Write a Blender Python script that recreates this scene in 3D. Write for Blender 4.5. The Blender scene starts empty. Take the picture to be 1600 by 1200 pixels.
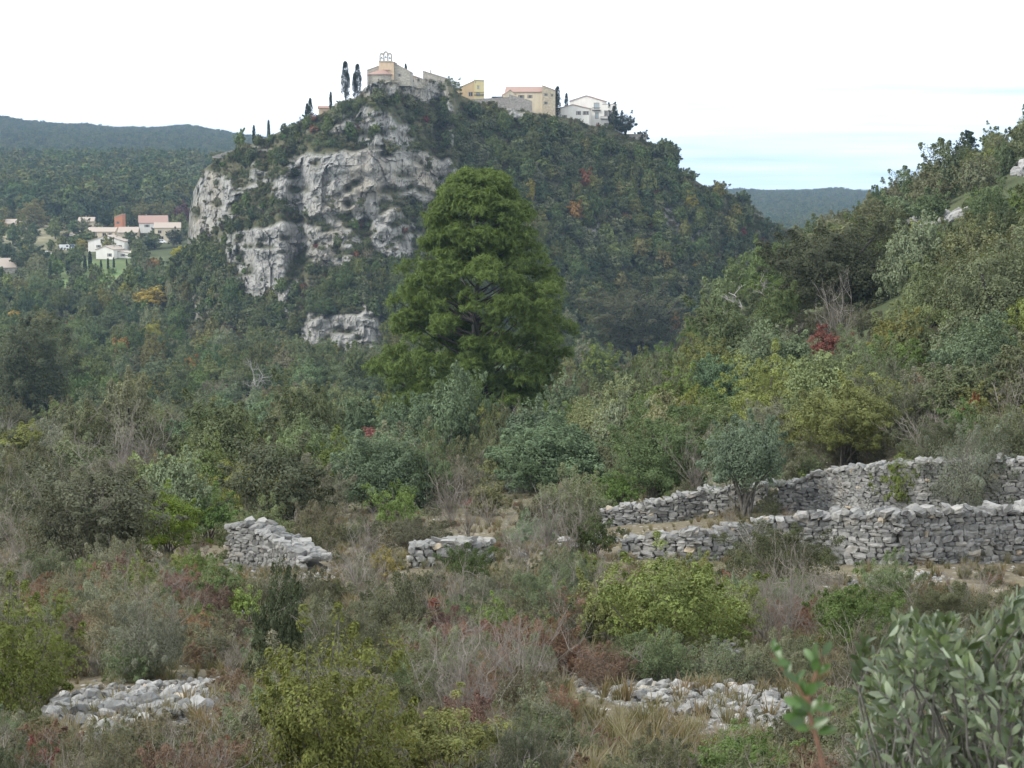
import bpy, math, random, time
import numpy as np
from mathutils import Vector, Matrix, Euler

T0 = time.time()
R = math.radians
rng = np.random.default_rng(11)
random.seed(5)
scene = bpy.context.scene
COL = scene.collection

# ------------------------------------------------------------------ camera
FPX = 3000.0                      # focal length in pixels of the 1600 px wide photograph
PITCH = math.atan(330.0 / FPX)    # the camera looks slightly down; eye level is row 270
cam_d = bpy.data.cameras.new('camera')
cam = bpy.data.objects.new('camera', cam_d)
COL.objects.link(cam)
cam.location = (0, 0, 0)
cam.rotation_euler = (math.pi / 2 - PITCH, 0, 0)
cam_d.sensor_width = 36.0
cam_d.lens = 36.0 * FPX / 1600.0
cam_d.clip_start = 0.1
cam_d.clip_end = 20000.0
cam_d.dof.use_dof = True
cam_d.dof.focus_distance = 70.0
cam_d.dof.aperture_fstop = 20.0
scene.camera = cam

# ------------------------------------------------------------------ sky and sun
SUN_EL, SUN_AZ = R(38), R(-108)   # azimuth from +Y towards +X: the sun stands to the left
world = bpy.data.worlds.new('World')
scene.world = world
world.use_nodes = True
wn, wl = world.node_tree.nodes, world.node_tree.links
wn.clear()
w_out = wn.new('ShaderNodeOutputWorld')
w_bg = wn.new('ShaderNodeBackground')
w_sky = wn.new('ShaderNodeTexSky')
w_sky.sky_type = 'NISHITA'
w_sky.sun_disc = False
w_sky.sun_elevation = SUN_EL
w_sky.sun_rotation = SUN_AZ
w_sky.air_density = 1.0
w_sky.dust_density = 0.0
w_sky.ozone_density = 2.0
w_tc = wn.new('ShaderNodeTexCoord')
w_sep = wn.new('ShaderNodeSeparateXYZ')
wl.new(w_tc.outputs['Generated'], w_sep.inputs[0])
# the clear sky low down keeps the paler blue of the sky a little higher up
w_up = wn.new('ShaderNodeVectorMath'); w_up.operation = 'MULTIPLY_ADD'
w_up.inputs[1].default_value = (1, 1, 0.85); w_up.inputs[2].default_value = (0, 0, 0.2)
wl.new(w_tc.outputs['Generated'], w_up.inputs[0])
w_nm = wn.new('ShaderNodeVectorMath'); w_nm.operation = 'NORMALIZE'
wl.new(w_up.outputs[0], w_nm.inputs[0]); wl.new(w_nm.outputs[0], w_sky.inputs['Vector'])
# cloud deck: thin stratus covering the dome, breaking up into streaks low over the horizon
w_map = wn.new('ShaderNodeMapping')
w_map.inputs['Scale'].default_value = (2.2, 2.2, 42.0)
wl.new(w_tc.outputs['Generated'], w_map.inputs[0])
w_no = wn.new('ShaderNodeTexNoise')
w_no.inputs['Scale'].default_value = 1.6
w_no.inputs['Detail'].default_value = 6
w_no.inputs['Roughness'].default_value = 0.55
wl.new(w_map.outputs[0], w_no.inputs['Vector'])
w_el = wn.new('ShaderNodeMapRange')
w_el.inputs['From Min'].default_value = 0.008
w_el.inputs['From Max'].default_value = 0.085
w_el.inputs['To Min'].default_value = 0.0
w_el.inputs['To Max'].default_value = 1.0
wl.new(w_sep.outputs['Z'], w_el.inputs['Value'])
w_add = wn.new('ShaderNodeMath'); w_add.operation = 'MULTIPLY_ADD'
wl.new(w_no.outputs['Fac'], w_add.inputs[0])
w_add.inputs[1].default_value = 2.4
wl.new(w_el.outputs[0], w_add.inputs[2])
w_sub = wn.new('ShaderNodeMapRange')
w_sub.inputs['From Min'].default_value = 0.95
w_sub.inputs['From Max'].default_value = 1.75
w_sub.inputs['To Min'].default_value = 0.2
w_sub.inputs['To Max'].default_value = 1.0
wl.new(w_add.outputs[0], w_sub.inputs['Value'])
w_sc = wn.new('ShaderNodeVectorMath'); w_sc.operation = 'SCALE'
w_sc.inputs['Scale'].default_value = 0.095
wl.new(w_sky.outputs[0], w_sc.inputs[0])
w_mix = wn.new('ShaderNodeMix'); w_mix.data_type = 'RGBA'
wl.new(w_sub.outputs[0], w_mix.inputs['Factor'])
wl.new(w_sc.outputs[0], w_mix.inputs['A'])
w_mix.inputs['B'].default_value = (0.86, 0.91, 0.96, 1)
wl.new(w_mix.outputs['Result'], w_bg.inputs['Color'])
w_bg.inputs['Strength'].default_value = 1.0
wl.new(w_bg.outputs[0], w_out.inputs[0])

sun_d = bpy.data.lights.new('sun', 'SUN')
sun_d.energy = 1.5
sun_d.angle = R(12)
sun_d.color = (1.0, 0.955, 0.88)
sun = bpy.data.objects.new('sun', sun_d)
COL.objects.link(sun)
_sd = Vector((math.sin(SUN_AZ) * math.cos(SUN_EL), math.cos(SUN_AZ) * math.cos(SUN_EL), math.sin(SUN_EL)))
sun.rotation_euler = (-_sd).to_track_quat('-Z', 'Y').to_euler()

vs = scene.view_settings
vs.view_transform = 'Standard'
vs.look = 'None'
vs.exposure = 1.08
vs.gamma = 1.0
vs.use_curve_mapping = False
scene.cycles.use_denoising = True
scene.cycles.max_bounces = 5
scene.cycles.diffuse_bounces = 2
scene.cycles.glossy_bounces = 1
scene.cycles.transmission_bounces = 3
scene.cycles.volume_bounces = 0
scene.cycles.transparent_max_bounces = 4
scene.cycles.use_adaptive_sampling = True
scene.cycles.adaptive_threshold = 0.008

# ------------------------------------------------------------------ small helpers
CP, SP = math.cos(PITCH), math.sin(PITCH)

def ray(px, py):
    """Direction through a picture point as (x per metre of depth, z per metre of depth)."""
    a = (np.asarray(px, float) - 800.0) / FPX
    b = (600.0 - np.asarray(py, float)) / FPX
    den = CP + b * SP
    return a / den, (-SP + b * CP) / den

def at(px, py, d):
    u, t = ray(px, py)
    return Vector((float(u) * d, d, float(t) * d))

def proj(x, y, z):
    f = y * CP - z * SP
    up = y * SP + z * CP
    return 800.0 + FPX * x / f, 600.0 - FPX * up / f

def _hash(ix, iy, iz, seed):
    h = (ix * 374761393 + iy * 668265263 + iz * 2147483647 + seed * 974634777) & 0xffffffff
    h = ((h ^ (h >> 13)) * 1274126177) & 0xffffffff
    h = (h ^ (h >> 16)) & 0xffffffff
    return h.astype(np.float64) / 4294967295.0

def vnoise(P, seed=0):
    P = np.asarray(P, float)
    I = np.floor(P).astype(np.int64)
    F = P - I
    F = F * F * F * (F * (F * 6 - 15) + 10)
    r = 0
    for dx in (0, 1):
        wx = F[:, 0] if dx else 1 - F[:, 0]
        for dy in (0, 1):
            wy = F[:, 1] if dy else 1 - F[:, 1]
            for dz in (0, 1):
                wz = F[:, 2] if dz else 1 - F[:, 2]
                r = r + wx * wy * wz * _hash(I[:, 0] + dx, I[:, 1] + dy, I[:, 2] + dz, seed)
    return r * 2 - 1

def fbm(P, octaves=4, seed=0, gain=0.5):
    P = np.asarray(P, float)
    s, a, n = 0, 1.0, 0
    for k in range(octaves):
        s = s + a * vnoise(P * (2.03 ** k) + 17.3 * k, seed + k)
        n += a
        a *= gain
    return s / n

def mesh_np(name, V, F, mats=(), mat_idx=None, smooth=False, attrs=None):
    """F: list of integer arrays (n, 3) or (n, 4)."""
    me = bpy.data.meshes.new(name)
    V = np.ascontiguousarray(V, np.float32)
    if not isinstance(F, (list, tuple)):
        F = [F]
    F = [np.asarray(f, np.int32) for f in F if len(f)]
    me.vertices.add(len(V))
    me.vertices.foreach_set('co', V.ravel())
    nl = sum(f.size for f in F)
    nf = sum(len(f) for f in F)
    me.loops.add(nl)
    me.loops.foreach_set('vertex_index', np.concatenate([f.ravel() for f in F]))
    me.polygons.add(nf)
    tot = np.concatenate([np.full(len(f), f.shape[1], np.int32) for f in F])
    start = np.concatenate([[0], np.cumsum(tot)[:-1]]).astype(np.int32)
    me.polygons.foreach_set('loop_start', start)
    for m in mats:
        me.materials.append(m)
    if mat_idx is not None:
        me.polygons.foreach_set('material_index', np.asarray(mat_idx, np.int32))
    me.polygons.foreach_set('use_smooth', np.full(nf, bool(smooth)))
    if attrs:
        for k, arr in attrs.items():
            a = me.attributes.new(k, 'FLOAT', 'POINT')
            a.data.foreach_set('value', np.ascontiguousarray(arr, np.float32))
    me.update(calc_edges=True)
    me.validate()
    return me

def link(name, me, parent=None, loc=None):
    o = bpy.data.objects.new(name, me)
    COL.objects.link(o)
    if parent is not None:
        o.parent = parent
    if loc is not None:
        o.location = loc
    return o

def tag(o, label=None, cat=None, group=None, kind=None):
    if label: o['label'] = label
    if cat: o['category'] = cat
    if group: o['group'] = group
    if kind: o['kind'] = kind
    return o

def thing(name, label, cat, loc=(0, 0, 0), rz=0.0, group=None):
    o = bpy.data.objects.new(name, None)
    o.empty_display_size = 0.3
    COL.objects.link(o)
    o.location = loc
    o.rotation_euler = (0, 0, rz)
    return tag(o, label, cat, group, 'thing')

def join(parts):
    """parts: list of (V, F) with F quads or tris arrays -> V, [quads, tris]"""
    Vs, Q, T, off = [], [], [], 0
    for V, F in parts:
        V = np.asarray(V, float); 
        for f in (F if isinstance(F, (list, tuple)) else [F]):
            f = np.asarray(f, int)
            if len(f) == 0: continue
            (Q if f.shape[1] == 4 else T).append(f + off)
        Vs.append(V); off += len(V)
    out = []
    if Q: out.append(np.concatenate(Q))
    if T: out.append(np.concatenate(T))
    return np.concatenate(Vs), out

def box(x0, x1, y0, y1, z0, z1):
    V = np.array([(x, y, z) for z in (z0, z1) for y in (y0, y1) for x in (x0, x1)], float)
    F = np.array([(0, 2, 3, 1), (4, 5, 7, 6), (0, 1, 5, 4), (2, 6, 7, 3), (0, 4, 6, 2), (1, 3, 7, 5)])
    return V, F

def tube(pts, radii, sides=5):
    pts = np.asarray(pts, float)
    n = len(pts)
    d = np.gradient(pts, axis=0)
    d /= np.linalg.norm(d, axis=1)[:, None] + 1e-9
    ref = np.array([0.31, 0.17, 0.93]) if abs(d[0][2]) < 0.85 else np.array([0.95, 0.2, 0.1])
    a = np.cross(d, ref); a /= np.linalg.norm(a, axis=1)[:, None] + 1e-9
    b = np.cross(d, a)
    an = np.arange(sides) * 2 * math.pi / sides
    V = pts[:, None, :] + np.asarray(radii, float)[:, None, None] * (
        np.cos(an)[None, :, None] * a[:, None, :] + np.sin(an)[None, :, None] * b[:, None, :])
    V = V.reshape(-1, 3)
    i = np.arange(n - 1)[:, None] * sides
    k = np.arange(sides)[None, :]
    k2 = (k + 1) % sides
    F = np.stack([i + k, i + k2, i + sides + k2, i + sides + k], -1).reshape(-1, 4)
    return V, F

def in_poly(px, py, poly):
    poly = np.asarray(poly, float)
    r = np.zeros(np.shape(px), bool)
    j = len(poly) - 1
    for i in range(len(poly)):
        xi, yi = poly[i]; xj, yj = poly[j]
        c = ((yi > py) != (yj > py)) & (px < (xj - xi) * (py - yi) / (yj - yi + 1e-12) + xi)
        r ^= c
        j = i
    return r

# ------------------------------------------------------------------ materials
def new_mat(name):
    m = bpy.data.materials.new(name)
    m.use_nodes = True
    nt = m.node_tree
    nt.nodes.clear()
    return m, nt.nodes, nt.links

def N(nodes, kind, **kw):
    n = nodes.new(kind)
    for k, v in kw.items():
        if k in n.inputs: n.inputs[k].default_value = v
        else: setattr(n, k, v)
    return n

def mixc(nodes, links, fac, a, b, mode='MIX'):
    m = nodes.new('ShaderNodeMix'); m.data_type = 'RGBA'; m.blend_type = mode
    for s, v in (('Factor', fac), ('A', a), ('B', b)):
        if isinstance(v, (int, float)): m.inputs[s].default_value = v
        elif isinstance(v, tuple): m.inputs[s].default_value = v if len(v) == 4 else v + (1,)
        else: links.new(v, m.inputs[s])
    return m.outputs['Result']

def ramp(nodes, links, src, stops):
    r = nodes.new('ShaderNodeValToRGB')
    e = r.color_ramp.elements
    while len(e) < len(stops): e.new(0.5)
    for k, (p, c) in enumerate(stops):
        e[k].position = p
        e[k].color = c if len(c) == 4 else c + (1,)
    links.new(src, r.inputs[0])
    return r.outputs[0]

def g(v): return (v, v, v)

def leaf_material(name, color=None, transl=0.26, rough=0.55, vary=0.46, spec=0.12, hue=0.02):
    """Foliage: tint from the object's colour (or a fixed one), every leaf a little different."""
    m, n, l = new_mat(name)
    out = n.new('ShaderNodeOutputMaterial')
    oi = n.new('ShaderNodeObjectInfo')
    at_ = N(n, 'ShaderNodeAttribute', attribute_name='lv')
    hs = n.new('ShaderNodeHueSaturation')
    if color is None: l.new(oi.outputs['Color'], hs.inputs['Color'])
    elif isinstance(color, list):
        l.new(ramp(n, l, oi.outputs['Random'], [((k + 0.5) / len(color), c) for k, c in enumerate(color)]), hs.inputs['Color'])
    else: hs.inputs['Color'].default_value = color + (1,)
    v1 = N(n, 'ShaderNodeMapRange'); l.new(at_.outputs['Fac'], v1.inputs['Value'])
    v1.inputs['To Min'].default_value = 1 - vary; v1.inputs['To Max'].default_value = 1 + vary * 1.15
    l.new(v1.outputs[0], hs.inputs['Value'])
    v2 = N(n, 'ShaderNodeMapRange'); l.new(oi.outputs['Random'], v2.inputs['Value'])
    v2.inputs['To Min'].default_value = 0.5 - hue; v2.inputs['To Max'].default_value = 0.5 + hue
    l.new(v2.outputs[0], hs.inputs['Hue'])
    pb = N(n, 'ShaderNodeBsdfPrincipled', Roughness=rough)
    pb.inputs['Specular IOR Level'].default_value = spec
    l.new(hs.outputs[0], pb.inputs['Base Color'])
    tr = n.new('ShaderNodeBsdfTranslucent')
    l.new(mixc(n, l, 1.0, hs.outputs[0], (1.25, 1.15, 0.55), 'MULTIPLY'), tr.inputs['Color'])
    mx = n.new('ShaderNodeMixShader'); mx.inputs[0].default_value = transl
    l.new(pb.outputs[0], mx.inputs[1]); l.new(tr.outputs[0], mx.inputs[2])
    l.new(mx.outputs[0], out.inputs[0])
    return m

def bark_material(name, c1, c2, scale=14.0):
    m, n, l = new_mat(name)
    out = n.new('ShaderNodeOutputMaterial')
    tc = n.new('ShaderNodeTexCoord')
    no = N(n, 'ShaderNodeTexNoise', Scale=scale, Detail=5.0)
    l.new(tc.outputs['Object'], no.inputs['Vector'])
    oi = n.new('ShaderNodeObjectInfo')
    col = ramp(n, l, no.outputs['Fac'], [(0.3, c1), (0.7, c2)])
    pb = N(n, 'ShaderNodeBsdfPrincipled', Roughness=0.85)
    l.new(col, pb.inputs['Base Color'])
    bp = N(n, 'ShaderNodeBump', Strength=0.5, Distance=0.02)
    l.new(no.outputs['Fac'], bp.inputs['Height']); l.new(bp.outputs[0], pb.inputs['Normal'])
    l.new(pb.outputs[0], out.inputs[0])
    return m

def plain_material(name, c, rough=0.7, spec=0.3, metal=0.0, stain=0.0, scale=0.6):
    m, n, l = new_mat(name)
    out = n.new('ShaderNodeOutputMaterial')
    pb = N(n, 'ShaderNodeBsdfPrincipled', Roughness=rough, Metallic=metal)
    pb.inputs['Specular IOR Level'].default_value = spec
    if stain > 0:
        tc = n.new('ShaderNodeTexCoord')
        mp = n.new('ShaderNodeMapping'); mp.inputs['Scale'].default_value = (1, 1, 0.35)
        l.new(tc.outputs['Object'], mp.inputs[0])
        no = N(n, 'ShaderNodeTexNoise', Scale=scale, Detail=7.0, Roughness=0.65)
        l.new(mp.outputs[0], no.inputs['Vector'])
        f = ramp(n, l, no.outputs['Fac'], [(0.35, g(1 - stain)), (0.65, g(1.0))])
        l.new(mixc(n, l, 1.0, c, f, 'MULTIPLY'), pb.inputs['Base Color'])
    else:
        pb.inputs['Base Color'].default_value = c + (1,)
    l.new(pb.outputs[0], out.inputs[0])
    return m

def masonry_material(name, c1, c2, scale=1.6):
    """Small field-stone masonry seen from far: cell colours and recessed joints."""
    m, n, l = new_mat(name)
    out = n.new('ShaderNodeOutputMaterial')
    tc = n.new('ShaderNodeTexCoord')
    mp = n.new('ShaderNodeMapping'); mp.inputs['Scale'].default_value = (1, 1, 1.9)
    l.new(tc.outputs['Object'], mp.inputs[0])
    vo = N(n, 'ShaderNodeTexVoronoi', Scale=scale)
    l.new(mp.outputs[0], vo.inputs['Vector'])
    no = N(n, 'ShaderNodeTexNoise', Scale=0.5, Detail=6.0, Roughness=0.7)
    l.new(tc.outputs['Object'], no.inputs['Vector'])
    sp = n.new('ShaderNodeSeparateColor'); l.new(vo.outputs['Color'], sp.inputs[0])
    cc = mixc(n, l, sp.outputs[0], c1, c2)
    f = ramp(n, l, no.outputs['Fac'], [(0.3, g(0.62)), (0.7, g(1.08))])
    pb = N(n, 'ShaderNodeBsdfPrincipled', Roughness=0.9)
    l.new(mixc(n, l, 1.0, cc, f, 'MULTIPLY'), pb.inputs['Base Color'])
    bp = N(n, 'ShaderNodeBump', Strength=0.8, Distance=0.08, invert=True)
    l.new(vo.outputs['Distance'], bp.inputs['Height']); l.new(bp.outputs[0], pb.inputs['Normal'])
    l.new(pb.outputs[0], out.inputs[0])
    return m

def tile_material(name, c1, c2):
    m, n, l = new_mat(name)
    out = n.new('ShaderNodeOutputMaterial')
    tc = n.new('ShaderNodeTexCoord')
    no = N(n, 'ShaderNodeTexNoise', Scale=1.7, Detail=8.0, Roughness=0.75)
    l.new(tc.outputs['Object'], no.inputs['Vector'])
    pb = N(n, 'ShaderNodeBsdfPrincipled', Roughness=0.85)
    l.new(ramp(n, l, no.outputs['Fac'], [(0.3, c1), (0.7, c2)]), pb.inputs['Base Color'])
    l.new(pb.outputs[0], out.inputs[0])
    return m

def ground_material():
    m, n, l = new_mat('dry_ground')
    out = n.new('ShaderNodeOutputMaterial')
    ge = n.new('ShaderNodeNewGeometry')
    def noise(sc, det=6.0, ro=0.6):
        x = N(n, 'ShaderNodeTexNoise', Scale=sc, Detail=det, Roughness=ro)
        l.new(ge.outputs['Position'], x.inputs['Vector']); return x.outputs['Fac']
    a = ramp(n, l, noise(9.0, 8.0, 0.7), [(0.25, (0.07, 0.056, 0.038)), (0.5, (0.15, 0.125, 0.088)), (0.75, (0.25, 0.22, 0.17))])
    b = ramp(n, l, noise(2.3), [(0.35, (0.10, 0.10, 0.055)), (0.65, (0.22, 0.18, 0.12))])
    c = mixc(n, l, ramp(n, l, noise(0.35), [(0.4, g(0.15)), (0.62, g(0.85))]), a, b)
    vo = N(n, 'ShaderNodeTexVoronoi', Scale=5.5); l.new(ge.outputs['Position'], vo.inputs['Vector'])
    sp = n.new('ShaderNodeSeparateColor'); l.new(vo.outputs['Color'], sp.inputs[0])
    st = n.new('ShaderNodeMath'); st.operation = 'GREATER_THAN'; st.inputs[1].default_value = 0.72
    l.new(sp.outputs[0], st.inputs[0])
    st2 = n.new('ShaderNodeMath'); st2.operation = 'LESS_THAN'; st2.inputs[1].default_value = 0.42
    l.new(vo.outputs['Distance'], st2.inputs[0])
    st3 = n.new('ShaderNodeMath'); st3.operation = 'MULTIPLY'
    l.new(st.outputs[0], st3.inputs[0]); l.new(st2.outputs[0], st3.inputs[1])
    stm = n.new('ShaderNodeMath'); stm.operation = 'MULTIPLY'
    l.new(st3.outputs[0], stm.inputs[0]); l.new(ramp(n, l, noise(0.8), [(0.45, g(0.0)), (0.6, g(1.0))]), stm.inputs[1])
    c = mixc(n, l, stm.outputs[0], c, (0.42, 0.40, 0.37))
    # far away the ground is woodland floor and meadow
    fa = N(n, 'ShaderNodeAttribute', attribute_name='wood')
    c = mixc(n, l, fa.outputs['Fac'], c, ramp(n, l, noise(0.05), [(0.35, (0.045, 0.06, 0.028)), (0.65, (0.085, 0.095, 0.045))]))
    fm = N(n, 'ShaderNodeAttribute', attribute_name='meadow')
    c = mixc(n, l, fm.outputs['Fac'], c, ramp(n, l, noise(0.12), [(0.4, (0.10, 0.16, 0.055)), (0.6, (0.16, 0.19, 0.08))]))
    fs = N(n, 'ShaderNodeAttribute', attribute_name='straw')
    c = mixc(n, l, fs.outputs['Fac'], c, ramp(n, l, noise(0.2), [(0.4, (0.22, 0.19, 0.11)), (0.6, (0.30, 0.26, 0.17))]))
    pb = N(n, 'ShaderNodeBsdfPrincipled', Roughness=0.95)
    pb.inputs['Specular IOR Level'].default_value = 0.1
    l.new(c, pb.inputs['Base Color'])
    bp = N(n, 'ShaderNodeBump', Strength=0.7, Distance=0.05)
    l.new(noise(14.0, 8.0, 0.7), bp.inputs['Height']); l.new(bp.outputs[0], pb.inputs['Normal'])
    l.new(pb.outputs[0], out.inputs[0])
    return m

def cliff_material():
    m, n, l = new_mat('limestone_hill')
    out = n.new('ShaderNodeOutputMaterial')
    ge = n.new('ShaderNodeNewGeometry')
    def noise(sc, det=6.0, ro=0.6, sz=1.0):
        mp = n.new('ShaderNodeMapping'); mp.inputs['Scale'].default_value = (1, 1, sz)
        l.new(ge.outputs['Position'], mp.inputs[0])
        x = N(n, 'ShaderNodeTexNoise', Scale=sc, Detail=det, Roughness=ro)
        l.new(mp.outputs[0], x.inputs['Vector']); return x.outputs['Fac']
    soil = ramp(n, l, noise(0.22, 8.0, 0.7), [(0.3, (0.05, 0.06, 0.028)), (0.5, (0.095, 0.095, 0.052)), (0.72, (0.18, 0.165, 0.11))])
    rock = ramp(n, l, noise(0.16, 8.0, 0.65), [(0.28, (0.28, 0.275, 0.26)), (0.5, (0.39, 0.378, 0.352)), (0.75, (0.47, 0.452, 0.418))])
    # warm iron stains and dark vertical water streaks
    rock = mixc(n, l, ramp(n, l, noise(0.05, 5.0, 0.6), [(0.52, g(0.0)), (0.68, g(0.55))]), rock, (0.40, 0.33, 0.235))
    rock = mixc(n, l, ramp(n, l, noise(0.55, 5.0, 0.6, 0.16), [(0.54, g(0.0)), (0.72, g(0.7))]), rock, (0.17, 0.168, 0.16))
    # scrub and lichen caught in cracks
    rock = mixc(n, l, ramp(n, l, noise(0.45, 7.0, 0.7), [(0.6, g(0.0)), (0.68, g(0.9))]), rock, (0.085, 0.09, 0.05))
    # joints and bedding cracks
    mpv = n.new('ShaderNodeMapping'); mpv.inputs['Scale'].default_value = (0.30, 0.30, 0.17)
    wob = N(n, 'ShaderNodeTexNoise', Scale=0.35, Detail=4.0); l.new(ge.outputs['Position'], wob.inputs['Vector'])
    wv_ = n.new('ShaderNodeVectorMath'); wv_.operation = 'MULTIPLY_ADD'; wv_.inputs[1].default_value = (3.0, 3.0, 3.0)
    l.new(wob.outputs['Color'], wv_.inputs[0]); l.new(ge.outputs['Position'], wv_.inputs[2]); l.new(wv_.outputs[0], mpv.inputs[0])
    vc = N(n, 'ShaderNodeTexVoronoi', feature='DISTANCE_TO_EDGE', Scale=1.0); l.new(mpv.outputs[0], vc.inputs['Vector'])
    crk = ramp(n, l, vc.outputs['Distance'], [(0.0, g(0.75)), (0.07, g(0.0))])
    rock = mixc(n, l, crk, rock, (0.10, 0.098, 0.09))
    fr = N(n, 'ShaderNodeAttribute', attribute_name='rock')
    c = mixc(n, l, fr.outputs['Fac'], soil, rock)
    pb = N(n, 'ShaderNodeBsdfPrincipled', Roughness=0.95)
    pb.inputs['Specular IOR Level'].default_value = 0.1
    l.new(c, pb.inputs['Base Color'])
    b1 = N(n, 'ShaderNodeBump', Strength=1.0, Distance=1.3)
    l.new(noise(0.55, 9.0, 0.72, 0.55), b1.inputs['Height'])
    l.new(b1.outputs[0], pb.inputs['Normal'])
    l.new(pb.outputs[0], out.inputs[0])
    return m

def stone_material(name, lo, hi, warm=0.25):
    m, n, l = new_mat(name)
    out = n.new('ShaderNodeOutputMaterial')
    tc = n.new('ShaderNodeTexCoord'); oi = n.new('ShaderNodeObjectInfo'); ge = n.new('ShaderNodeNewGeometry')
    base = ramp(n, l, oi.outputs['Random'], [(0.0, lo), (0.45, tuple(0.5 * (a + b) for a, b in zip(lo, hi))), (0.95, hi), (1.0, tuple(min(.6, x * 1.2) * k for x, k in zip(hi, (1.05, 0.9, 0.7))))])
    no = N(n, 'ShaderNodeTexNoise', Scale=6.0, Detail=8.0, Roughness=0.7)
    l.new(ge.outputs['Position'], no.inputs['Vector'])
    c = mixc(n, l, 1.0, base, ramp(n, l, no.outputs['Fac'], [(0.28, g(0.38)), (0.48, g(0.9)), (0.75, g(1.18))]), 'MULTIPLY')
    n2 = N(n, 'ShaderNodeTexNoise', Scale=2.2, Detail=4.0); l.new(ge.outputs['Position'], n2.inputs['Vector'])
    c = mixc(n, l, ramp(n, l, n2.outputs['Fac'], [(0.55, g(0.0)), (0.7, g(warm))]), c, (0.30, 0.26, 0.19))
    n5 = N(n, 'ShaderNodeTexNoise', Scale=3.6, Detail=6.0, Roughness=0.7); l.new(ge.outputs['Position'], n5.inputs['Vector'])
    c = mixc(n, l, ramp(n, l, n5.outputs['Fac'], [(0.56, g(0.0)), (0.66, g(0.6))]), c, (0.07, 0.072, 0.062))
    pb = N(n, 'ShaderNodeBsdfPrincipled', Roughness=0.95)
    pb.inputs['Specular IOR Level'].default_value = 0.1
    l.new(c, pb.inputs['Base Color'])
    bp = N(n, 'ShaderNodeBump', Strength=0.6, Distance=0.02)
    n3 = N(n, 'ShaderNodeTexNoise', Scale=30.0, Detail=6.0); l.new(ge.outputs['Position'], n3.inputs['Vector'])
    l.new(n3.outputs['Fac'], bp.inputs['Height']); l.new(bp.outputs[0], pb.inputs['Normal'])
    l.new(pb.outputs[0], out.inputs[0])
    return m

M_GROUND = ground_material()
M_CLIFF = cliff_material()
M_STONE = stone_material('weathered_limestone', (0.145, 0.145, 0.142), (0.31, 0.304, 0.29))
M_RUBBLE = stone_material('pale_rubble', (0.17, 0.17, 0.165), (0.36, 0.352, 0.337))
M_LEAF = leaf_material('foliage')
M_FINE = leaf_material('fine_foliage', transl=0.2, vary=0.5, spec=0.06, rough=0.7)
M_NEEDLE = leaf_material('needles', transl=0.3, vary=0.4, spec=0.1, hue=0.01)
M_GLOSSY = leaf_material('leathery_leaves', transl=0.18, rough=0.4, vary=0.3, spec=0.45)
M_BARK = bark_material('grey_bark', (0.05, 0.045, 0.04), (0.16, 0.145, 0.125))
M_DARKBARK = bark_material('dark_bark', (0.03, 0.027, 0.023), (0.09, 0.08, 0.07))
M_TWIG = bark_material('dry_twigs', (0.12, 0.10, 0.085), (0.29, 0.26, 0.225), 3.0)
M_PALEWOOD = bark_material('bleached_wood', (0.2, 0.185, 0.17), (0.36, 0.34, 0.315), 3.0)
M_REDSTEM = bark_material('reddish_stem', (0.09, 0.045, 0.025), (0.19, 0.095, 0.055), 60.0)

# ------------------------------------------------------------------ terrain
# spot heights: picture column, distance from the viewer, height against eye level (metres)
SPOTS = []
def sp(px, *dz):
    for d, z in dz: SPOTS.append((px, d, z))
near = [(1.2, -1.75), (4, -2.6), (8, -3.5), (12, -4.35), (16, -5.2), (20, -6.0), (25, -6.8), (32, -7.75), (40, -8.8), (47, -9.6)]
for c in (-1400, -500, 100, 700, 1200, 1800, 2800):
    sp(c, *near)
sp(-1400, (70, -15), (140, -26), (400, -40), (900, -30), (1300, 5), (2500, 110), (5000, 80))
sp(-400, (70, -14), (100, -18), (140, -23), (250, -36), (400, -44), (520, -46), (650, -40), (700, -37), (750, -32.5), (800, -27), (850, -24), (920, -21), (1100, -11), (1350, 2), (1650, 7), (2050, 44), (2550, 84), (5000, 60))
sp(0, (70, -13.2), (100, -17), (140, -21.5), (250, -34), (400, -44), (520, -46), (650, -40), (700, -37), (750, -32.5), (800, -27), (850, -24), (920, -21), (1100, -11), (1350, 2), (1650, 5), (2050, 36), (2550, 68), (5000, 40))
sp(150, (700, -37), (750, -32.5), (800, -27), (850, -24), (920, -21), (1100, -11), (1350, 2), (1650, 4), (2050, 28), (2550, 55), (5000, 40))
sp(300, (70, -13.2), (100, -16.8), (140, -21), (250, -34), (400, -45), (520, -48), (650, -41), (700, -37), (750, -32.5), (800, -27), (850, -24), (920, -21), (1100, -11), (1350, 2), (1650, 3), (2050, 27), (2550, 56), (5000, 40))
sp(600, (70, -13), (100, -16), (140, -19), (200, -27), (300, -40), (420, -47), (520, -49), (800, -40), (1500, -20), (2550, 40), (5000, 20))
sp(800, (70, -12.8), (100, -15.5), (140, -18), (200, -26), (300, -40), (420, -47), (520, -49), (800, -45), (1600, -40), (2800, -20), (5000, -40))
sp(1000, (62, -11.4), (100, -15), (140, -17), (180, -19.5), (250, -29), (400, -45), (520, -50), (1000, -55), (2000, -55), (3000, -34), (5000, -90))
sp(1150, (62, -11), (80, -12.3), (100, -13.5), (140, -14.5), (180, -14.5), (230, -15), (300, -17), (370, -28), (500, -48), (1000, -55), (2000, -50), (3000, -31), (5000, -90))
sp(1300, (60, -10.6), (80, -11), (100, -11.5), (130, -12.3), (170, -12), (215, -10), (270, -9), (330, -20), (500, -48), (1000, -55), (2000, -50), (3000, -32), (5000, -90))
sp(1450, (60, -10.3), (80, -10), (130, -9.8), (170, -7.2), (215, -3.6), (262, -1.2), (330, -10), (500, -40), (1000, -55), (3000, -40), (5000, -90))
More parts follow.
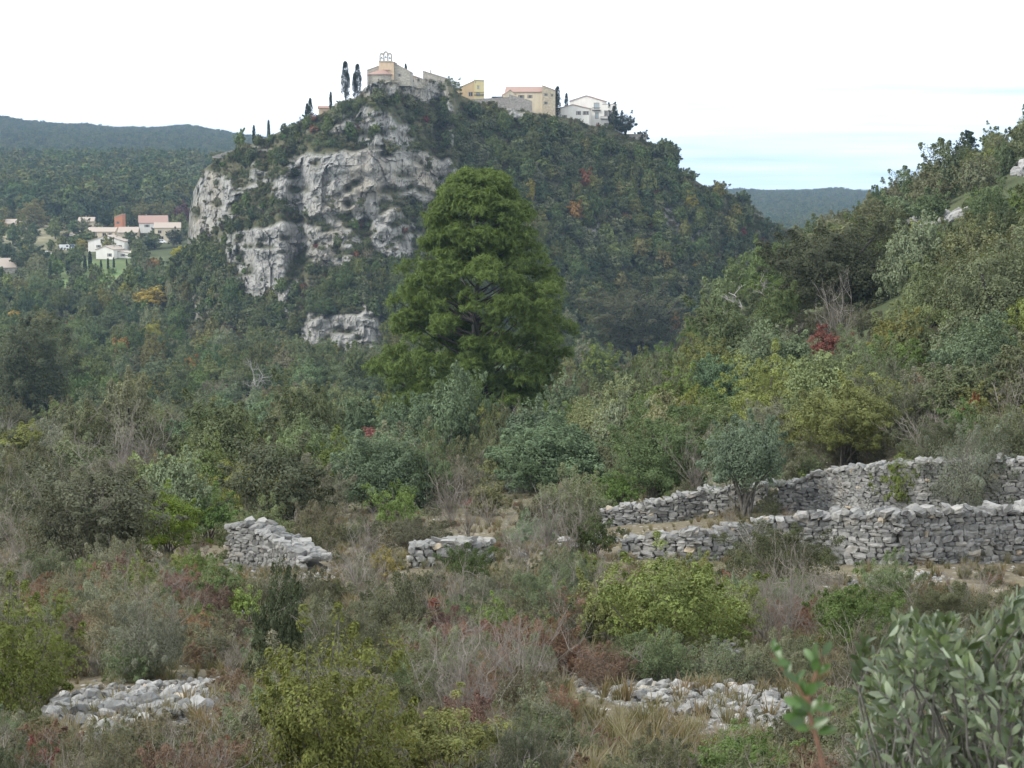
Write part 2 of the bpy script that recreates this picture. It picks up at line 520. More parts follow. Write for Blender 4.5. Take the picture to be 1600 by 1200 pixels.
sp(1600, (60, -10.2), (80, -9), (130, -8), (180, -2.2), (225, 2.6), (262, 5.6), (340, 0), (500, -20), (1000, -50), (3000, -50), (5000, -90))
sp(1900, (60, -8.5), (80, -7), (130, -3), (180, 5), (250, 16), (350, 20), (600, 0), (3000, -40), (5000, -60))
sp(2800, (70, -2), (140, 12), (250, 30), (500, 20), (3000, 0), (5000, 0))

_S = np.array(SPOTS, float)
_su = (_S[:, 0] - 800) / FPX / CP
_sv = np.log(_S[:, 1])
_st = _S[:, 2] / _S[:, 1]
KU, KV = 7.0, 1.0
_A = np.stack([_su * KU, _sv * KV], 1)
_D = np.linalg.norm(_A[:, None] - _A[None], axis=2)
_n = len(_A)
_Pm = np.concatenate([np.ones((_n, 1)), _A], 1)
_K = np.block([[_D, _Pm], [_Pm.T, np.zeros((3, 3))]])
_w = np.linalg.solve(_K + 1e-9 * np.eye(_n + 3), np.concatenate([_st, np.zeros(3)]))

def ground_t(u, y):
    u = np.asarray(u, float).ravel(); y = np.asarray(y, float).ravel()
    q = np.stack([u * KU, np.log(y) * KV], 1)
    out = np.empty(len(q))
    for k in range(0, len(q), 20000):
        d = np.linalg.norm(q[k:k + 20000, None] - _A[None], axis=2)
        out[k:k + 20000] = d @ _w[:_n] + _w[_n] + q[k:k + 20000] @ _w[_n + 1:]
    return out

def ground_z(x, y):
    x = np.asarray(x, float).ravel(); y = np.maximum(np.asarray(y, float).ravel(), 1.0)
    z = ground_t(x / y, y) * y
    P = np.stack([x, y, 0 * x], 1)
    amp = np.clip(y / 60.0, 0.15, 1.0)
    z += 0.35 * amp * fbm(P / 7.0, 3, 3) + 0.10 * fbm(P / 1.3, 3, 9) * np.clip(60 / y, 0, 1)
    z += np.clip((y - 1500) / 600, 0, 1) * 5.0 * fbm(P / 160.0, 4, 21)
    return z

_dd = np.exp(np.linspace(math.log(6.0), math.log(1400.0), 420))
_lu = np.linspace(-0.34, 0.34, 341)
_LT = (ground_z((_lu[:, None] * _dd[None]).ravel(), np.repeat(_dd[None], len(_lu), 0).ravel()) / np.repeat(_dd[None], len(_lu), 0).ravel()).reshape(len(_lu), -1)
def at_ground(px, py):
    """World point where the line of sight through a picture point meets the ground."""
    u, t = ray(px, py)
    u = float(u); t = float(t)
    f = min(max((u + 0.34) / 0.002, 0), 339.99); i_ = int(f); f -= i_
    g_ = _LT[i_] * (1 - f) + _LT[i_ + 1] * f
    hit = g_ >= t
    if not hit.any():
        if px < 1000: return None
        k = int(np.argmax(np.where((_dd > 100) & (_dd < 400), g_, -9)))   # over the ridge: stand on the crest
        return Vector((u * _dd[k], _dd[k], float(g_[k] * _dd[k])))
    k = int(np.argmax(hit))
    if k == 0: d, tt = _dd[0], g_[0]
    else:
        a, b = g_[k - 1] - t, g_[k] - t
        q_ = -a / (b - a + 1e-12)
        d = _dd[k - 1] + (_dd[k] - _dd[k - 1]) * q_
        tt = t
    return Vector((u * d, d, tt * d))

_cols = np.linspace(-0.62, 0.62, 430)
_rows = np.exp(np.linspace(math.log(1.2), math.log(6000.0), 520))
_UU, _YY = np.meshgrid(_cols, _rows)
_gx, _gy = (_UU * _YY).ravel(), _YY.ravel()
_gz = ground_z(_gx, _gy)
_nc = len(_cols)
_i = np.arange(len(_rows) - 1)[:, None] * _nc + np.arange(_nc - 1)[None, :]
_F = np.stack([_i, _i + 1, _i + _nc + 1, _i + _nc], -1).reshape(-1, 4)
_gpx, _gpy = proj(_gx, _gy, _gz)
_wood = np.clip((_gy - 60) / 70, 0, 1)
_nz = fbm(np.stack([_gx, _gy, 0 * _gx], 1) / 30.0, 3, 77)
_meadow = ((_gy > 655) & (_gy < 735) & (_gpx > 60) & (_gpx < 250)) * np.clip(0.75 + _nz, 0, 1)
_straw = ((_gy > 770) & (_gy < 880) & (_gpx < 230)) * np.clip(0.7 + _nz, 0, 1)
ground_me = mesh_np('ground', np.stack([_gx, _gy, _gz], 1), _F, [M_GROUND], smooth=True,
                    attrs={'wood': _wood, 'meadow': _meadow, 'straw': _straw})
tag(link('ground', ground_me), kind='structure')

# ------------------------------------------------------------------ the rocky village hill
RIDGE = np.array([(226, 480), (262, 436), (284, 402), (292, 388), (296, 335), (302, 300), (318, 266), (345, 247), (372, 232), (400, 224), (440, 205), (470, 192),
                  (500, 179), (525, 167), (557, 153), (570, 137), (585, 128), (640, 122), (665, 123), (700, 128), (710, 140), (722, 150), (745, 160),
                  (765, 165), (800, 170), (850, 180), (872, 182), (900, 187), (925, 197), (955, 200), (975, 212), (1010, 222), (1035, 228), (1052, 233),
                  (1058, 264), (1075, 276), (1100, 292), (1130, 300), (1165, 314), (1185, 332), (1200, 348), (1240, 366), (1300, 390), (1360, 420)], float)
BASE = np.array([(226, 484), (293, 490), (330, 500), (360, 515), (430, 560), (470, 585), (600, 580), (900, 575), (1000, 545), (1100, 505), (1300, 470), (1360, 460)], float)
BDEP = np.array([(226, 640), (272, 600), (300, 570), (350, 535), (430, 512), (520, 504), (620, 500), (700, 510), (900, 530), (1100, 560), (1360, 640)], float)
ROCKS = [
    [(424, 300), (436, 268), (474, 246), (528, 235), (600, 233), (665, 240), (716, 258), (718, 292), (694, 318), (655, 316), (640, 300), (612, 300), (600, 312), (560, 318), (545, 332), (520, 330), (505, 345), (470, 340), (450, 318)],
    [(352, 372), (395, 356), (460, 350), (502, 355), (500, 372), (460, 396), (440, 425), (432, 452), (398, 450), (368, 446), (354, 412)],
    [(474, 374), (540, 352), (566, 372), (548, 424), (520, 420), (480, 414)],
    [(584, 336), (622, 326), (642, 350), (660, 372), (664, 402), (612, 408), (580, 374)],
    [(290, 300), (330, 270), (362, 280), (368, 312), (345, 348), (322, 384), (290, 392)],
    [(462, 512), (505, 488), (592, 488), (594, 548), (500, 556), (462, 550)],
    [(424, 452), (448, 452), (452, 525), (430, 490)],
    [(572, 152), (598, 128), (650, 121), (692, 130), (704, 156), (660, 158), (640, 150), (600, 158)],
    [(504, 204), (545, 184), (575, 170), (610, 182), (645, 205), (642, 234), (590, 226), (530, 216)],
    [(490, 318), (560, 300), (600, 318), (590, 340), (535, 352), (500, 345)],
    [(690, 160), (712, 165), (708, 185), (690, 182)],
    [(760, 168), (822, 172), (826, 186), (770, 186)],
    [(1034, 230), (1060, 228), (1062, 264), (1044, 262)],
    [(640, 395), (672, 392), (670, 425), (648, 420)],
    [(380, 440), (440, 425), (446, 460), (400, 470)],
    [(560, 290), (612, 285), (612, 312), (562, 314)],
    [(700, 208), (716, 214), (708, 236), (694, 228)],
]
SCREE = [
    [(905, 335), (930, 345), (965, 385), (930, 380), (905, 360)],
    [(1020, 318), (1060, 330), (1125, 385), (1090, 400), (1040, 360)],
    [(820, 300), (870, 310), (880, 330), (830, 325)],
    [(1180, 330), (1205, 345), (1215, 360), (1190, 352)],
]
hp = np.arange(226, 1362, 2.0)
NR = 330
HT = np.interp(hp, RIDGE[:, 0], RIDGE[:, 1])
HB = np.maximum(np.interp(hp, BASE[:, 0], BASE[:, 1]), HT + 1.0)
HD = np.interp(hp, BDEP[:, 0], BDEP[:, 1])
s_ = np.linspace(0, 1, NR)[:, None]
PYg = HB[None] + (HT - HB)[None] * s_
PXg = np.repeat(hp[None], NR, 0)
q = np.stack([PXg.ravel(), PYg.ravel(), 0 * PXg.ravel()], 1)
wx = PXg + 9 * fbm(q / 26, 3, 41).reshape(PXg.shape)
wy = PYg + 9 * fbm(q / 22, 3, 51).reshape(PXg.shape)
rock = np.zeros_like(PXg)
for p_ in ROCKS: rock = np.maximum(rock, in_poly(wx, wy, p_).astype(float))
outc = fbm(q * np.array([1 / 22.0, 1 / 13.0, 1]), 4, 61).reshape(PXg.shape)
leftface = np.clip((700 - PXg) / 60, 0, 1) * np.clip((PXg - 285) / 25, 0, 1)
rock = np.maximum(rock, leftface * np.clip((outc - 0.29) * 9, 0, 1))
holes = fbm(q * np.array([1 / 17.0, 1 / 11.0, 1]) + 9.0, 4, 71).reshape(PXg.shape)
rock *= 1 - np.clip((holes - 0.21) * 8, 0, 1)
scree = np.zeros_like(PXg)
for p_ in SCREE: scree = np.maximum(scree, in_poly(wx, wy, p_).astype(float))
def blur(a, k):
    for ax in (0, 1):
        ker = np.ones(k) / k
        a = np.apply_along_axis(lambda v: np.convolve(np.pad(v, k // 2, mode='edge'), ker, 'valid'), ax, a)
    return a
rsm = blur(rock, 5)
cot = 0.10 * rsm + (1 - rsm) * np.where(PXg < 700, 1.05, 0.85)
U_, T_ = ray(PXg, PYg)
Yh = np.zeros_like(PXg)
Yh[0] = HD
for k in range(1, NR):
    # climb the slope: depth grows by cot(slope) for each metre gained
    dt = T_[k] - T_[k - 1]
    dz = Yh[k - 1] * dt / np.maximum(1 - cot[k] * T_[k], 0.2)
    Yh[k] = Yh[k - 1] + cot[k] * np.maximum(dz, 0)
# smooth the depth sideways so that neighbouring columns form one slope, then add rock relief
Ysm = np.apply_along_axis(lambda v: np.convolve(np.pad(v, 4, mode='edge'), np.ones(9) / 9, 'valid'), 1, Yh)
Yh = Ysm
Xh, Zh = U_ * Yh, T_ * Yh
P3 = np.stack([Xh.ravel(), Yh.ravel(), Zh.ravel()], 1)
flute = fbm(P3 * np.array([0.16, 0.05, 0.035]), 4, 81).reshape(PXg.shape)
crag = fbm(P3 * np.array([0.30, 0.12, 0.22]), 5, 91, 0.58).reshape(PXg.shape)
crag = 1 - np.abs(crag) * 2
fine = fbm(P3 * np.array([0.75, 0.3, 0.55]), 4, 131, 0.6).reshape(PXg.shape)
beds = np.sin(Zh * 1.1 + 2.2 * fbm(P3 / 14.0, 3, 141).reshape(PXg.shape))
bulk = fbm(P3 / 38.0, 3, 101).reshape(PXg.shape)
def cells(P, sc, seed):
    q_ = P * np.array(sc) + 0.8 * np.stack([vnoise(P * np.array(sc) * 0.9 + 5, seed), vnoise(P * np.array(sc) * 0.9 + 9, seed + 1), vnoise(P * np.array(sc) * 0.9 + 13, seed + 2)], 1)
    I_ = np.floor(q_).astype(np.int64)
    return _hash(I_[:, 0], I_[:, 1], I_[:, 2], seed)
block1 = cells(P3, (0.20, 0.10, 0.11), 151).reshape(PXg.shape)
block2 = cells(P3, (0.46, 0.20, 0.34), 161).reshape(PXg.shape)
Yd = Yh - rsm * (2.6 * flute + 0.8 * fine + 0.4 * beds + 2.6 * block1 + 1.3 * block2 + 0.6) - (1 - rsm) * 0.9 * crag - 6.0 * bulk * np.clip(s_ * 3, 0, 1) * np.clip((1 - s_) * 6, 0, 1)
XH, YH, ZH = U_ * Yd, Yd, T_ * Yd
ZH = ZH + (1 - rsm) * 0.5 * flute * np.clip((1 - s_) * 8, 0, 1)
rows = [np.stack([XH[k], YH[k], ZH[k]], 1) for k in range(NR)]
rk = [np.maximum(rsm[k], 0.0) + 0.55 * scree[k] for k in range(NR)]
# foot of the hill in front, back slope behind the ridge
pre, prr = [], []
for dz_, dy_ in ((40, 46), (26, 30), (16, 18), (9, 10), (4, 4)):
    b0 = rows[0].copy(); b0[:, 2] -= dz_; b0[:, 1] -= dy_
    pre.append(b0); prr.append(np.zeros(len(hp)))
post, por = [], []
for dy_, dz_ in ((2, 0.0), (6, 0.3), (14, -1.0), (26, -5), (45, -16), (75, -38), (120, -75)):
    b0 = rows[-1].copy(); b0[:, 2] += dz_; b0[:, 1] += dy_
    b0[:, 0] = rows[-1][:, 0] / rows[-1][:, 1] * b0[:, 1]
    post.append(b0); por.append(np.zeros(len(hp)))
allr = pre + rows + post
HV = np.concatenate(allr); nh = len(hp)
_i = np.arange(len(allr) - 1)[:, None] * nh + np.arange(nh - 1)[None, :]
_F = np.stack([_i, _i + 1, _i + nh + 1, _i + nh], -1).reshape(-1, 4)
hill_me = mesh_np('hill', HV, _F, [M_CLIFF], smooth=False, attrs={'rock': np.clip(np.concatenate(prr + rk + por), 0, 1)})
tag(link('hill', hill_me), kind='structure')

def hill_at(px, py):
    """Point of the hill's surface behind a picture point, and how rocky it is there."""
    c = int(np.clip(round((px - hp[0]) / 2.0), 0, nh - 1))
    col = PYg[:, c]
    k = int(np.clip(np.searchsorted(-col, -py), 0, NR - 1))
    return Vector((XH[k, c], YH[k, c], ZH[k, c])), rsm[k, c], scree[k, c]

def ridge_depth(px):
    c = int(np.clip(round((px - hp[0]) / 2.0), 0, nh - 1))
    return float(YH[-1, c])

# ------------------------------------------------------------------ plants: prototypes
def unit(v): return v / (np.linalg.norm(v, axis=-1, keepdims=True) + 1e-9)

def leaf_quads(P, nrm, axis, L, W):
    """Kite-shaped leaves: position, facing, direction, length, width."""
    axis = unit(axis - nrm * np.sum(axis * nrm, -1, keepdims=True))
    side = np.cross(nrm, axis)
    L = np.asarray(L)[:, None]; W = np.asarray(W)[:, None]
    V = np.stack([P - axis * L * 0.5, P + side * W * 0.5 + axis * L * 0.05 + nrm * W * 0.12,
                  P + axis * L * 0.5, P - side * W * 0.5 + axis * L * 0.05 + nrm * W * 0.12], 1)
    F = np.arange(len(P) * 4).reshape(-1, 4)
    return V.reshape(-1, 3), F

def rand_dir(r, n): return unit(r.normal(size=(n, 3)))

def clump_leaves(r, C, CR, out, n, L, asp, mode, flat=0.85, up=0.5, jit=0.35):
    """n leaves in each clump; C centres, CR radii, out outward directions of the clumps."""
    k = len(C)
    d = rand_dir(r, k * n).reshape(k, n, 3)
    d = unit(d + out[:, None] * 0.45 + np.array([0, 0, 0.25]))
    rad = r.random((k, n, 1)) ** 0.28
    P = C[:, None] + d * rad * CR[:, None, None] * np.array([1, 1, flat])
    P = P.reshape(-1, 3); d = d.reshape(-1, 3)
    o = np.repeat(out, n, 0)
    m = len(P)
    if mode == 'spray':
        ax = unit(d * 0.7 + o * 0.35 + np.array([0, 0, up]) + jit * r.normal(size=(m, 3)))
        nr = unit(d * 0.9 + o * 0.3 + np.array([0, 0, 0.35]) + 0.4 * r.normal(size=(m, 3)))
    else:
        nr = unit(d * 0.85 + o * 0.3 + np.array([0, 0, up * 0.8]) + 0.34 * r.normal(size=(m, 3)))
        ax = unit(np.cross(nr, rand_dir(r, m)))
    Ls = L * r.uniform(0.65, 1.3, m)
    V, F = leaf_quads(P, nr, ax, Ls, Ls * asp * r.uniform(0.8, 1.2, m))
    cl = np.repeat(r.random(k), n)
    lv = np.repeat(np.clip(0.55 * r.random(m) + 0.45 * cl, 0, 1), 4)
    return V, F, lv

def lump(r, k, cz, rx, rz, low=-0.5, shell=0.5, rough=0.3, seed=0):
    """Clump centres spread through an uneven crown."""
    cand = rand_dir(r, k * 12)
    cand = cand[cand[:, 2] > low]
    d = [cand[0]]; j = 1
    while len(d) < k and j + 4 < len(cand):       # spread the clumps: best of a few candidates each time
        c4 = cand[j:j + 4]; j += 4
        dist = np.min(np.linalg.norm(c4[:, None] - np.array(d)[None], axis=2), axis=1)
        d.append(c4[int(np.argmax(dist))])
    d = np.array(d)
    lob = rand_dir(r, 5) + np.array([0, 0, 0.35])
    lob = unit(lob)
    bulge = np.max(np.exp(7.0 * (d @ lob.T - 1)) * r.uniform(0.5, 1.0, 5)[None], axis=1)
    nz = 0.74 + rough * 1.15 * bulge + 0.6 * rough * vnoise(d * 2.2 + seed * 3.1, seed) + 0.4 * rough * vnoise(d * 4.6 + seed, seed + 5)
    rad = (shell + (1 - shell) * r.random(len(d)) ** 0.6) * nz
    C = d * rad[:, None] * np.array([rx, rx, rz]) + np.array([0, 0, cz])
    return C, d

def shoots(r, C, o, CR, frac=0.4):
    """Thin sprigs standing out of the crown, so that no outline is a ball."""
    k = max(2, int(len(C) * frac))
    i_ = r.integers(0, len(C), k)
    up = unit(o[i_] + np.array([0, 0, 0.55]) + 0.35 * r.normal(size=(k, 3)))
    L_ = CR[i_] * r.uniform(0.8, 1.7, k)
    C2 = C[i_] + up * L_[:, None]
    C3 = C[i_] + up * (L_ * 1.35)[:, None]
    return np.concatenate([C, C2, C3]), np.concatenate([o, up, up]), np.concatenate([CR, CR[i_] * 0.42, CR[i_] * 0.26])

def limbs(r, targets, base_z, fork, r0, wob=0.12, sides=4, top_r=0.25):
    parts = []
    for t in targets:
        f = np.array([r.normal() * 0.04, r.normal() * 0.04, fork * r.uniform(0.6, 1.1)])
        ts = np.linspace(0, 1, 6)[:, None]
        b = np.array([r.normal() * 0.05, r.normal() * 0.05, base_z])
        mid = f + (t - f) * 0.45 + np.array([0, 0, 0.10]) * r.uniform(-1, 1.4) + r.normal(size=3) * wob * 0.5
        pts = (1 - ts) ** 3 * b + 3 * (1 - ts) ** 2 * ts * f + 3 * (1 - ts) * ts ** 2 * mid + ts ** 3 * t
        pts[1:-1] += r.normal(size=(4, 3)) * wob * 0.25
        parts.append(tube(pts, r0 * np.linspace(1, top_r, 6), sides))
    return parts

def twig_tree(r, stems, length, spread, depth=3, r0=0.02, kids=5, curve=0.25, sides=3):
    parts = []
    def grow(p, d, ln, rad, lev):
        n = 5
        pts = [p]
        dd = d.copy()
        for k in range(n - 1):
            dd = unit(dd + r.normal(size=3) * curve * 0.5 + np.array([0, 0, 0.06]))
            pts.append(pts[-1] + dd * ln / (n - 1))
        parts.append(tube(np.array(pts), rad * np.linspace(1, 0.45, n), sides))
        if lev > 0:
            for _ in range(kids):
                j = r.integers(1, n)
                nd = unit(dd + r.normal(size=3) * 0.65 + np.array([0, 0, 0.2]))
                grow(pts[j], nd, ln * r.uniform(0.35, 0.6), rad * 0.5, lev - 1)
    for _ in range(stems):
        a = r.random() * 6.283
        e = r.uniform(0.15, 1.0) * spread
        d = unit(np.array([math.cos(a) * e, math.sin(a) * e, 1.0]))
        grow(np.array([math.cos(a), math.sin(a), 0]) * 0.08 * r.random(), d, length * r.uniform(0.6, 1.05), r0, depth)
    return join(parts)

# kind: number of clumps, leaves and leaf length for the three levels of detail (near, middle, far)
def build_kind(kind, lod, var):
    r = np.random.default_rng(abs(hash((kind, lod, var, 'p'))) % (2 ** 31) if False else (sum(ord(c) * (i + 3) for i, c in enumerate(kind)) * 101 + lod * 977 + var * 131))
    wood = []
    sd = var * 7 + lod
    if kind == 'oak':            # evergreen oak: dense rounded crown on short dark limbs
        k, n, L = [(110, 190, 0.055), (80, 100, 0.09), (42, 34, 0.22), (150, 290, 0.036)][lod]
        C, o = lump(r, k, 0.9, 0.80, 0.78, -0.85, 0.5, 0.34, sd)
        CR = r.uniform(0.20, 0.36, len(C))
        C, o, CR = shoots(r, C, o, CR)
        lf = clump_leaves(r, C, CR, o, int(n * 0.62), L, 0.55, 'leaf')
        wood = limbs(r, C[r.permutation(len(C))[:9]], -0.1, 0.5, 0.055)
        lm, wm = M_LEAF, M_DARKBARK
    elif kind == 'juniper':      # dense blue-green tufts, all pointing up and out
        k, n, L = [(150, 150, 0.058), (110, 80, 0.088), (40, 32, 0.22), (230, 170, 0.042)][lod]
        C, o = lump(r, k, 0.75, 0.82, 0.82, -0.75, 0.45, 0.42, sd)
        CR = r.uniform(0.11, 0.25, len(C))
        C, o, CR = shoots(r, C, o, CR)
        lf = clump_leaves(r, C, CR, o, int(n * 0.62), L, 0.5, 'spray', 1.1, 0.6, 0.6)
        wood = limbs(r, C[r.permutation(len(C))[:8]], -0.1, 0.3, 0.04)
        lm, wm = M_FINE, M_BARK
    elif kind == 'scrub':        # fine grey-green garrigue bush with twigs showing
        k, n, L = [(95, 210, 0.045), (64, 100, 0.078), (34, 32, 0.22), (130, 280, 0.032)][lod]
        C, o = lump(r, k, 0.48, 0.86, 0.55, -0.55, 0.3, 0.40, sd)
        CR = r.uniform(0.16, 0.30, len(C))
        C, o, CR = shoots(r, C, o, CR)
        lf = clump_leaves(r, C, CR, o, int(n * 0.62), L, 0.34, 'spray', 1.1, 0.6)
        tw = twig_tree(r, [9, 7, 3, 12][lod], 0.95, 0.9, [2, 1, 0, 3][lod], 0.016, 4)
        wood = [tw]
        lm, wm = M_FINE, M_TWIG
    elif kind == 'leafy':        # open shrub with broad bright leaves in sprays
        k, n, L = [(95, 120, 0.06), (70, 70, 0.095), (34, 30, 0.23), (125, 170, 0.040)][lod]
        C, o = lump(r, k, 0.75, 0.84, 0.68, -0.75, 0.25, 0.62, sd)
        CR = r.uniform(0.09, 0.23, len(C))
        C, o, CR = shoots(r, C, o, CR)
        lf = clump_leaves(r, C, CR, o, int(n * 0.62), L, 0.48, 'leaf', 0.8, 0.6)
        wood = limbs(r, C[r.permutation(len(C))[:16]], -0.1, 0.25, 0.022)
        lm, wm = M_LEAF, M_BARK
    elif kind == 'broad':        # tall round broadleaf tree
        k, n, L = [(110, 180, 0.055), (80, 100, 0.09), (50, 36, 0.22), (150, 250, 0.04)][lod]
        C, o = lump(r, k, 1.05, 0.82, 1.0, -0.9, 0.5, 0.26, sd)
        CR = r.uniform(0.20, 0.34, len(C))
        C, o, CR = shoots(r, C, o, CR)
        lf = clump_leaves(r, C, CR, o, int(n * 0.62), L, 0.6, 'leaf')
        wood = limbs(r, C[r.permutation(len(C))[:8]], -0.1, 0.7, 0.06)
        lm, wm = M_LEAF, M_BARK
    elif kind == 'cypress':      # unit height column
        k = [110, 90, 80, 110][lod]; n, L = [(60, 0.03), (34, 0.04), (24, 0.055), (60, .03)][lod]
        h = r.random(k) ** 0.85
        pr = 0.095 * np.minimum(1, (h / 0.12 + 0.35)) * np.sqrt(np.clip(1 - h ** 2.2, 0, 1)) * (0.85 if var == 0 else 1.15)
        a = r.random(k) * 6.283
        pr = pr * (1 + 0.22 * vnoise(np.stack([np.cos(a), np.sin(a), h * 7], 1), 3 + var))
        C = np.stack([np.cos(a) * pr * 0.75, np.sin(a) * pr * 0.75, 0.05 + h * 0.92], 1)
        o = unit(np.stack([np.cos(a), np.sin(a), 0.5 + 0 * a], 1))
        lf = clump_leaves(r, C, 0.030 + 0.25 * pr, o, n, L, 0.4, 'spray', 1.8, 1.6)
        wood = [tube([(0, 0, -0.05), (0.003, 0, 0.4), (0, 0, 0.9)], [0.016, 0.011, 0.003], 5)]
        lm, wm = M_FINE, M_DARKBARK
    elif kind == 'conifer':      # lone tiered conifer, unit height
        C, o = [], []
        for h in np.linspace(0.10, 0.97, 30):
            for a in r.random(2) * 6.283:
                rr = (0.40 * (1 - h) ** 0.7 + 0.03) * r.uniform(0.55, 1.15)
                for f in (0.45, 0.75, 1.0):
                    C.append((math.cos(a) * rr * f, math.sin(a) * rr * f, h + 0.05 * f)); o.append((math.cos(a), math.sin(a), 0.3))
        C, o = np.array(C), unit(np.array(o))
        lf = clump_leaves(r, C, np.full(len(C), 0.07), o, 16, 0.075, 0.4, 'spray', 0.6, 0.2)
        wood = [tube([(0, 0, -0.05), (0.01, 0, 0.5), (0, 0, 0.98)], [0.025, 0.017, 0.004], 5)]
        lm, wm = M_NEEDLE, M_DARKBARK
    elif kind == 'pinelet':      # young pine: upright candles of long needles
        k, n, L = [(110, 70, 0.17), (80, 36, 0.24), (40, 16, 0.3), (130, 90, 0.15)][lod]
        C, o = lump(r, k, 0.8, 0.62, 0.95, -0.8, 0.35, 0.35, sd)
        lf = clump_leaves(r, C, np.full(len(C), 0.15), o, n, L, 0.13, 'spray', 1.0, 0.9)
        wood = limbs(r, C[r.permutation(len(C))[:8]], -0.1, 0.4, 0.03)
        lm, wm = M_NEEDLE, M_DARKBARK
    elif kind == 'jtree':        # juniper grown as a little tree on two bare stems
        k, n, L = [(150, 150, 0.058), (110, 80, 0.088), (40, 32, 0.22), (230, 170, 0.042)][lod]
        C, o = lump(r, k, 1.05, 0.84, 0.62, -0.7, 0.35, 0.34, sd)
        CR = r.uniform(0.11, 0.24, len(C))
        C, o, CR = shoots(r, C, o, CR)
        lf = clump_leaves(r, C, CR, o, int(n * 0.62), L, 0.5, 'spray', 1.1, 0.6, 0.6)
        for sx in (-0.05, 0.06):
            for t in C[r.permutation(len(C))[:7]]:
                ts = np.linspace(0, 1, 6)[:, None]
                b0, f0 = np.array([sx, 0, -0.08]), np.array([sx * 1.6, 0.02, 0.55])
                wood.append(tube((1 - ts) ** 2 * b0 + 2 * (1 - ts) * ts * f0 + ts ** 2 * t, np.linspace(0.04, 0.01, 6), 5))
        lm, wm = M_FINE, M_BARK
    elif kind == 'bare':
        lf = None
        wood = [twig_tree(r, [13, 8, 4, 16][lod], 1.15, 0.75, [3, 2, 1, 3][lod], [0.013, 0.02, 0.03, 0.010][lod], [4, 4, 3, 5][lod], 0.35)]
        lm, wm = M_LEAF, M_TWIG
    elif kind == 'dead':         # bleached dead tree
        lf = None
        wood = [twig_tree(r, 4, 1.5, 1.1, 3, 0.04, 4, 0.45, 4)]
        lm, wm = M_LEAF, M_PALEWOOD
    wv, wf = join(wood)
    wm_me = mesh_np(kind + '_wood', wv, wf, [wm], smooth=True)
    if lf is None:
        return dict(wood=wm_me, crown=None, all=wm_me)
    lfv, lff, lv = lf
    cr_me = mesh_np(kind + '_crown', lfv, lff, [lm], attrs={'lv': lv})
    all_me = None
    if lod == 2 or True:
        jv, jf = join([(wv, wf), (lfv, lff)])
        nW = sum(len(f) for f in wf)
        idx = np.concatenate([np.zeros(nW, int), np.ones(len(lff), int)])
        all_me = mesh_np(kind + '_plant', jv, jf, [wm, lm], idx, attrs={'lv': np.concatenate([np.zeros(len(wv)), lv])}) if all(f.shape[1] == 4 for f in jf) else None
    return dict(wood=wm_me, crown=cr_me, all=all_me)

_proto = {}
NVAR = {'oak': 4, 'juniper': 4, 'scrub': 4, 'leafy': 4, 'broad': 3, 'bare': 3, 'cypress': 2}
def proto(kind, lod, var):
    var = var % (min(2, NVAR.get(kind, 1)) if lod == 3 else NVAR.get(kind, 1))
    if (kind, lod, var) not in _proto:
        _proto[(kind, lod, var)] = build_kind(kind, lod, var)
    return _proto[(kind, lod, var)]

PALETTE = {
    'oak': [(0.098, 0.122, 0.058), (0.128, 0.148, 0.074), (0.084, 0.107, 0.053), (0.150, 0.160, 0.090), (0.112, 0.145, 0.055)],
    'juniper': [(0.150, 0.190, 0.108), (0.172, 0.208, 0.125), (0.135, 0.175, 0.104), (0.175, 0.195, 0.098), (0.155, 0.180, 0.104)],
    'scrub': [(0.146, 0.162, 0.098), (0.122, 0.144, 0.078), (0.170, 0.172, 0.118), (0.108, 0.118, 0.070), (0.155, 0.148, 0.106)],
    'leafy': [(0.115, 0.160, 0.045), (0.095, 0.140, 0.040), (0.165, 0.190, 0.058), (0.135, 0.160, 0.070)],
    'broad': [(0.118, 0.145, 0.055), (0.098, 0.128, 0.052), (0.160, 0.165, 0.060)],
    'cypress': [(0.030, 0.040, 0.022)],
    'bare': [(1, 1, 1)], 'dead': [(1, 1, 1)],
    'conifer': [(0.035, 0.05, 0.028)],
    'pinelet': [(0.10, 0.135, 0.03)],
    'jtree': [(0.1, 0.14, 0.09)],
}
NAME = {'oak': 'holm_oak', 'juniper': 'juniper_bush', 'scrub': 'scrub_bush', 'leafy': 'leafy_shrub', 'broad': 'broadleaf_tree',
        'cypress': 'cypress_tree', 'bare': 'bare_shrub', 'dead': 'dead_tree', 'conifer': 'conifer_tree', 'pinelet': 'young_pine', 'jtree': 'juniper_tree'}
CAT = {'oak': 'tree', 'juniper': 'bush', 'scrub': 'bush', 'leafy': 'shrub', 'broad': 'tree', 'cypress': 'tree', 'bare': 'shrub',
       'dead': 'tree', 'conifer': 'tree', 'pinelet': 'tree', 'jtree': 'tree'}
HGT = {'oak': 1.75, 'juniper': 1.6, 'scrub': 1.05, 'leafy': 1.4, 'broad': 2.2, 'bare': 1.3, 'dead': 1.9, 'pinelet': 1.8, 'cypress': 1.0, 'conifer': 1.0, 'jtree': 1.75}

PLANTS = []
KEEP = []       # (px0, py0, px1, py1, depth): nothing of the filling may stand nearer than depth inside this window
def plant(kind, loc, rad, hz=1.0, color=None, name=None, label=None, cat=None, group=None, hero=False, rz=None, tilt=None, cull=True):
    PLANTS.append(dict(kind=kind, loc=Vector(loc), R=rad, hz=hz, color=color, name=name or NAME[kind], label=label,
                       cat=cat or CAT[kind], group=group, hero=hero, rz=random.random() * 6.283 if rz is None else rz, tilt=tilt, cull=cull))
    return PLANTS[-1]

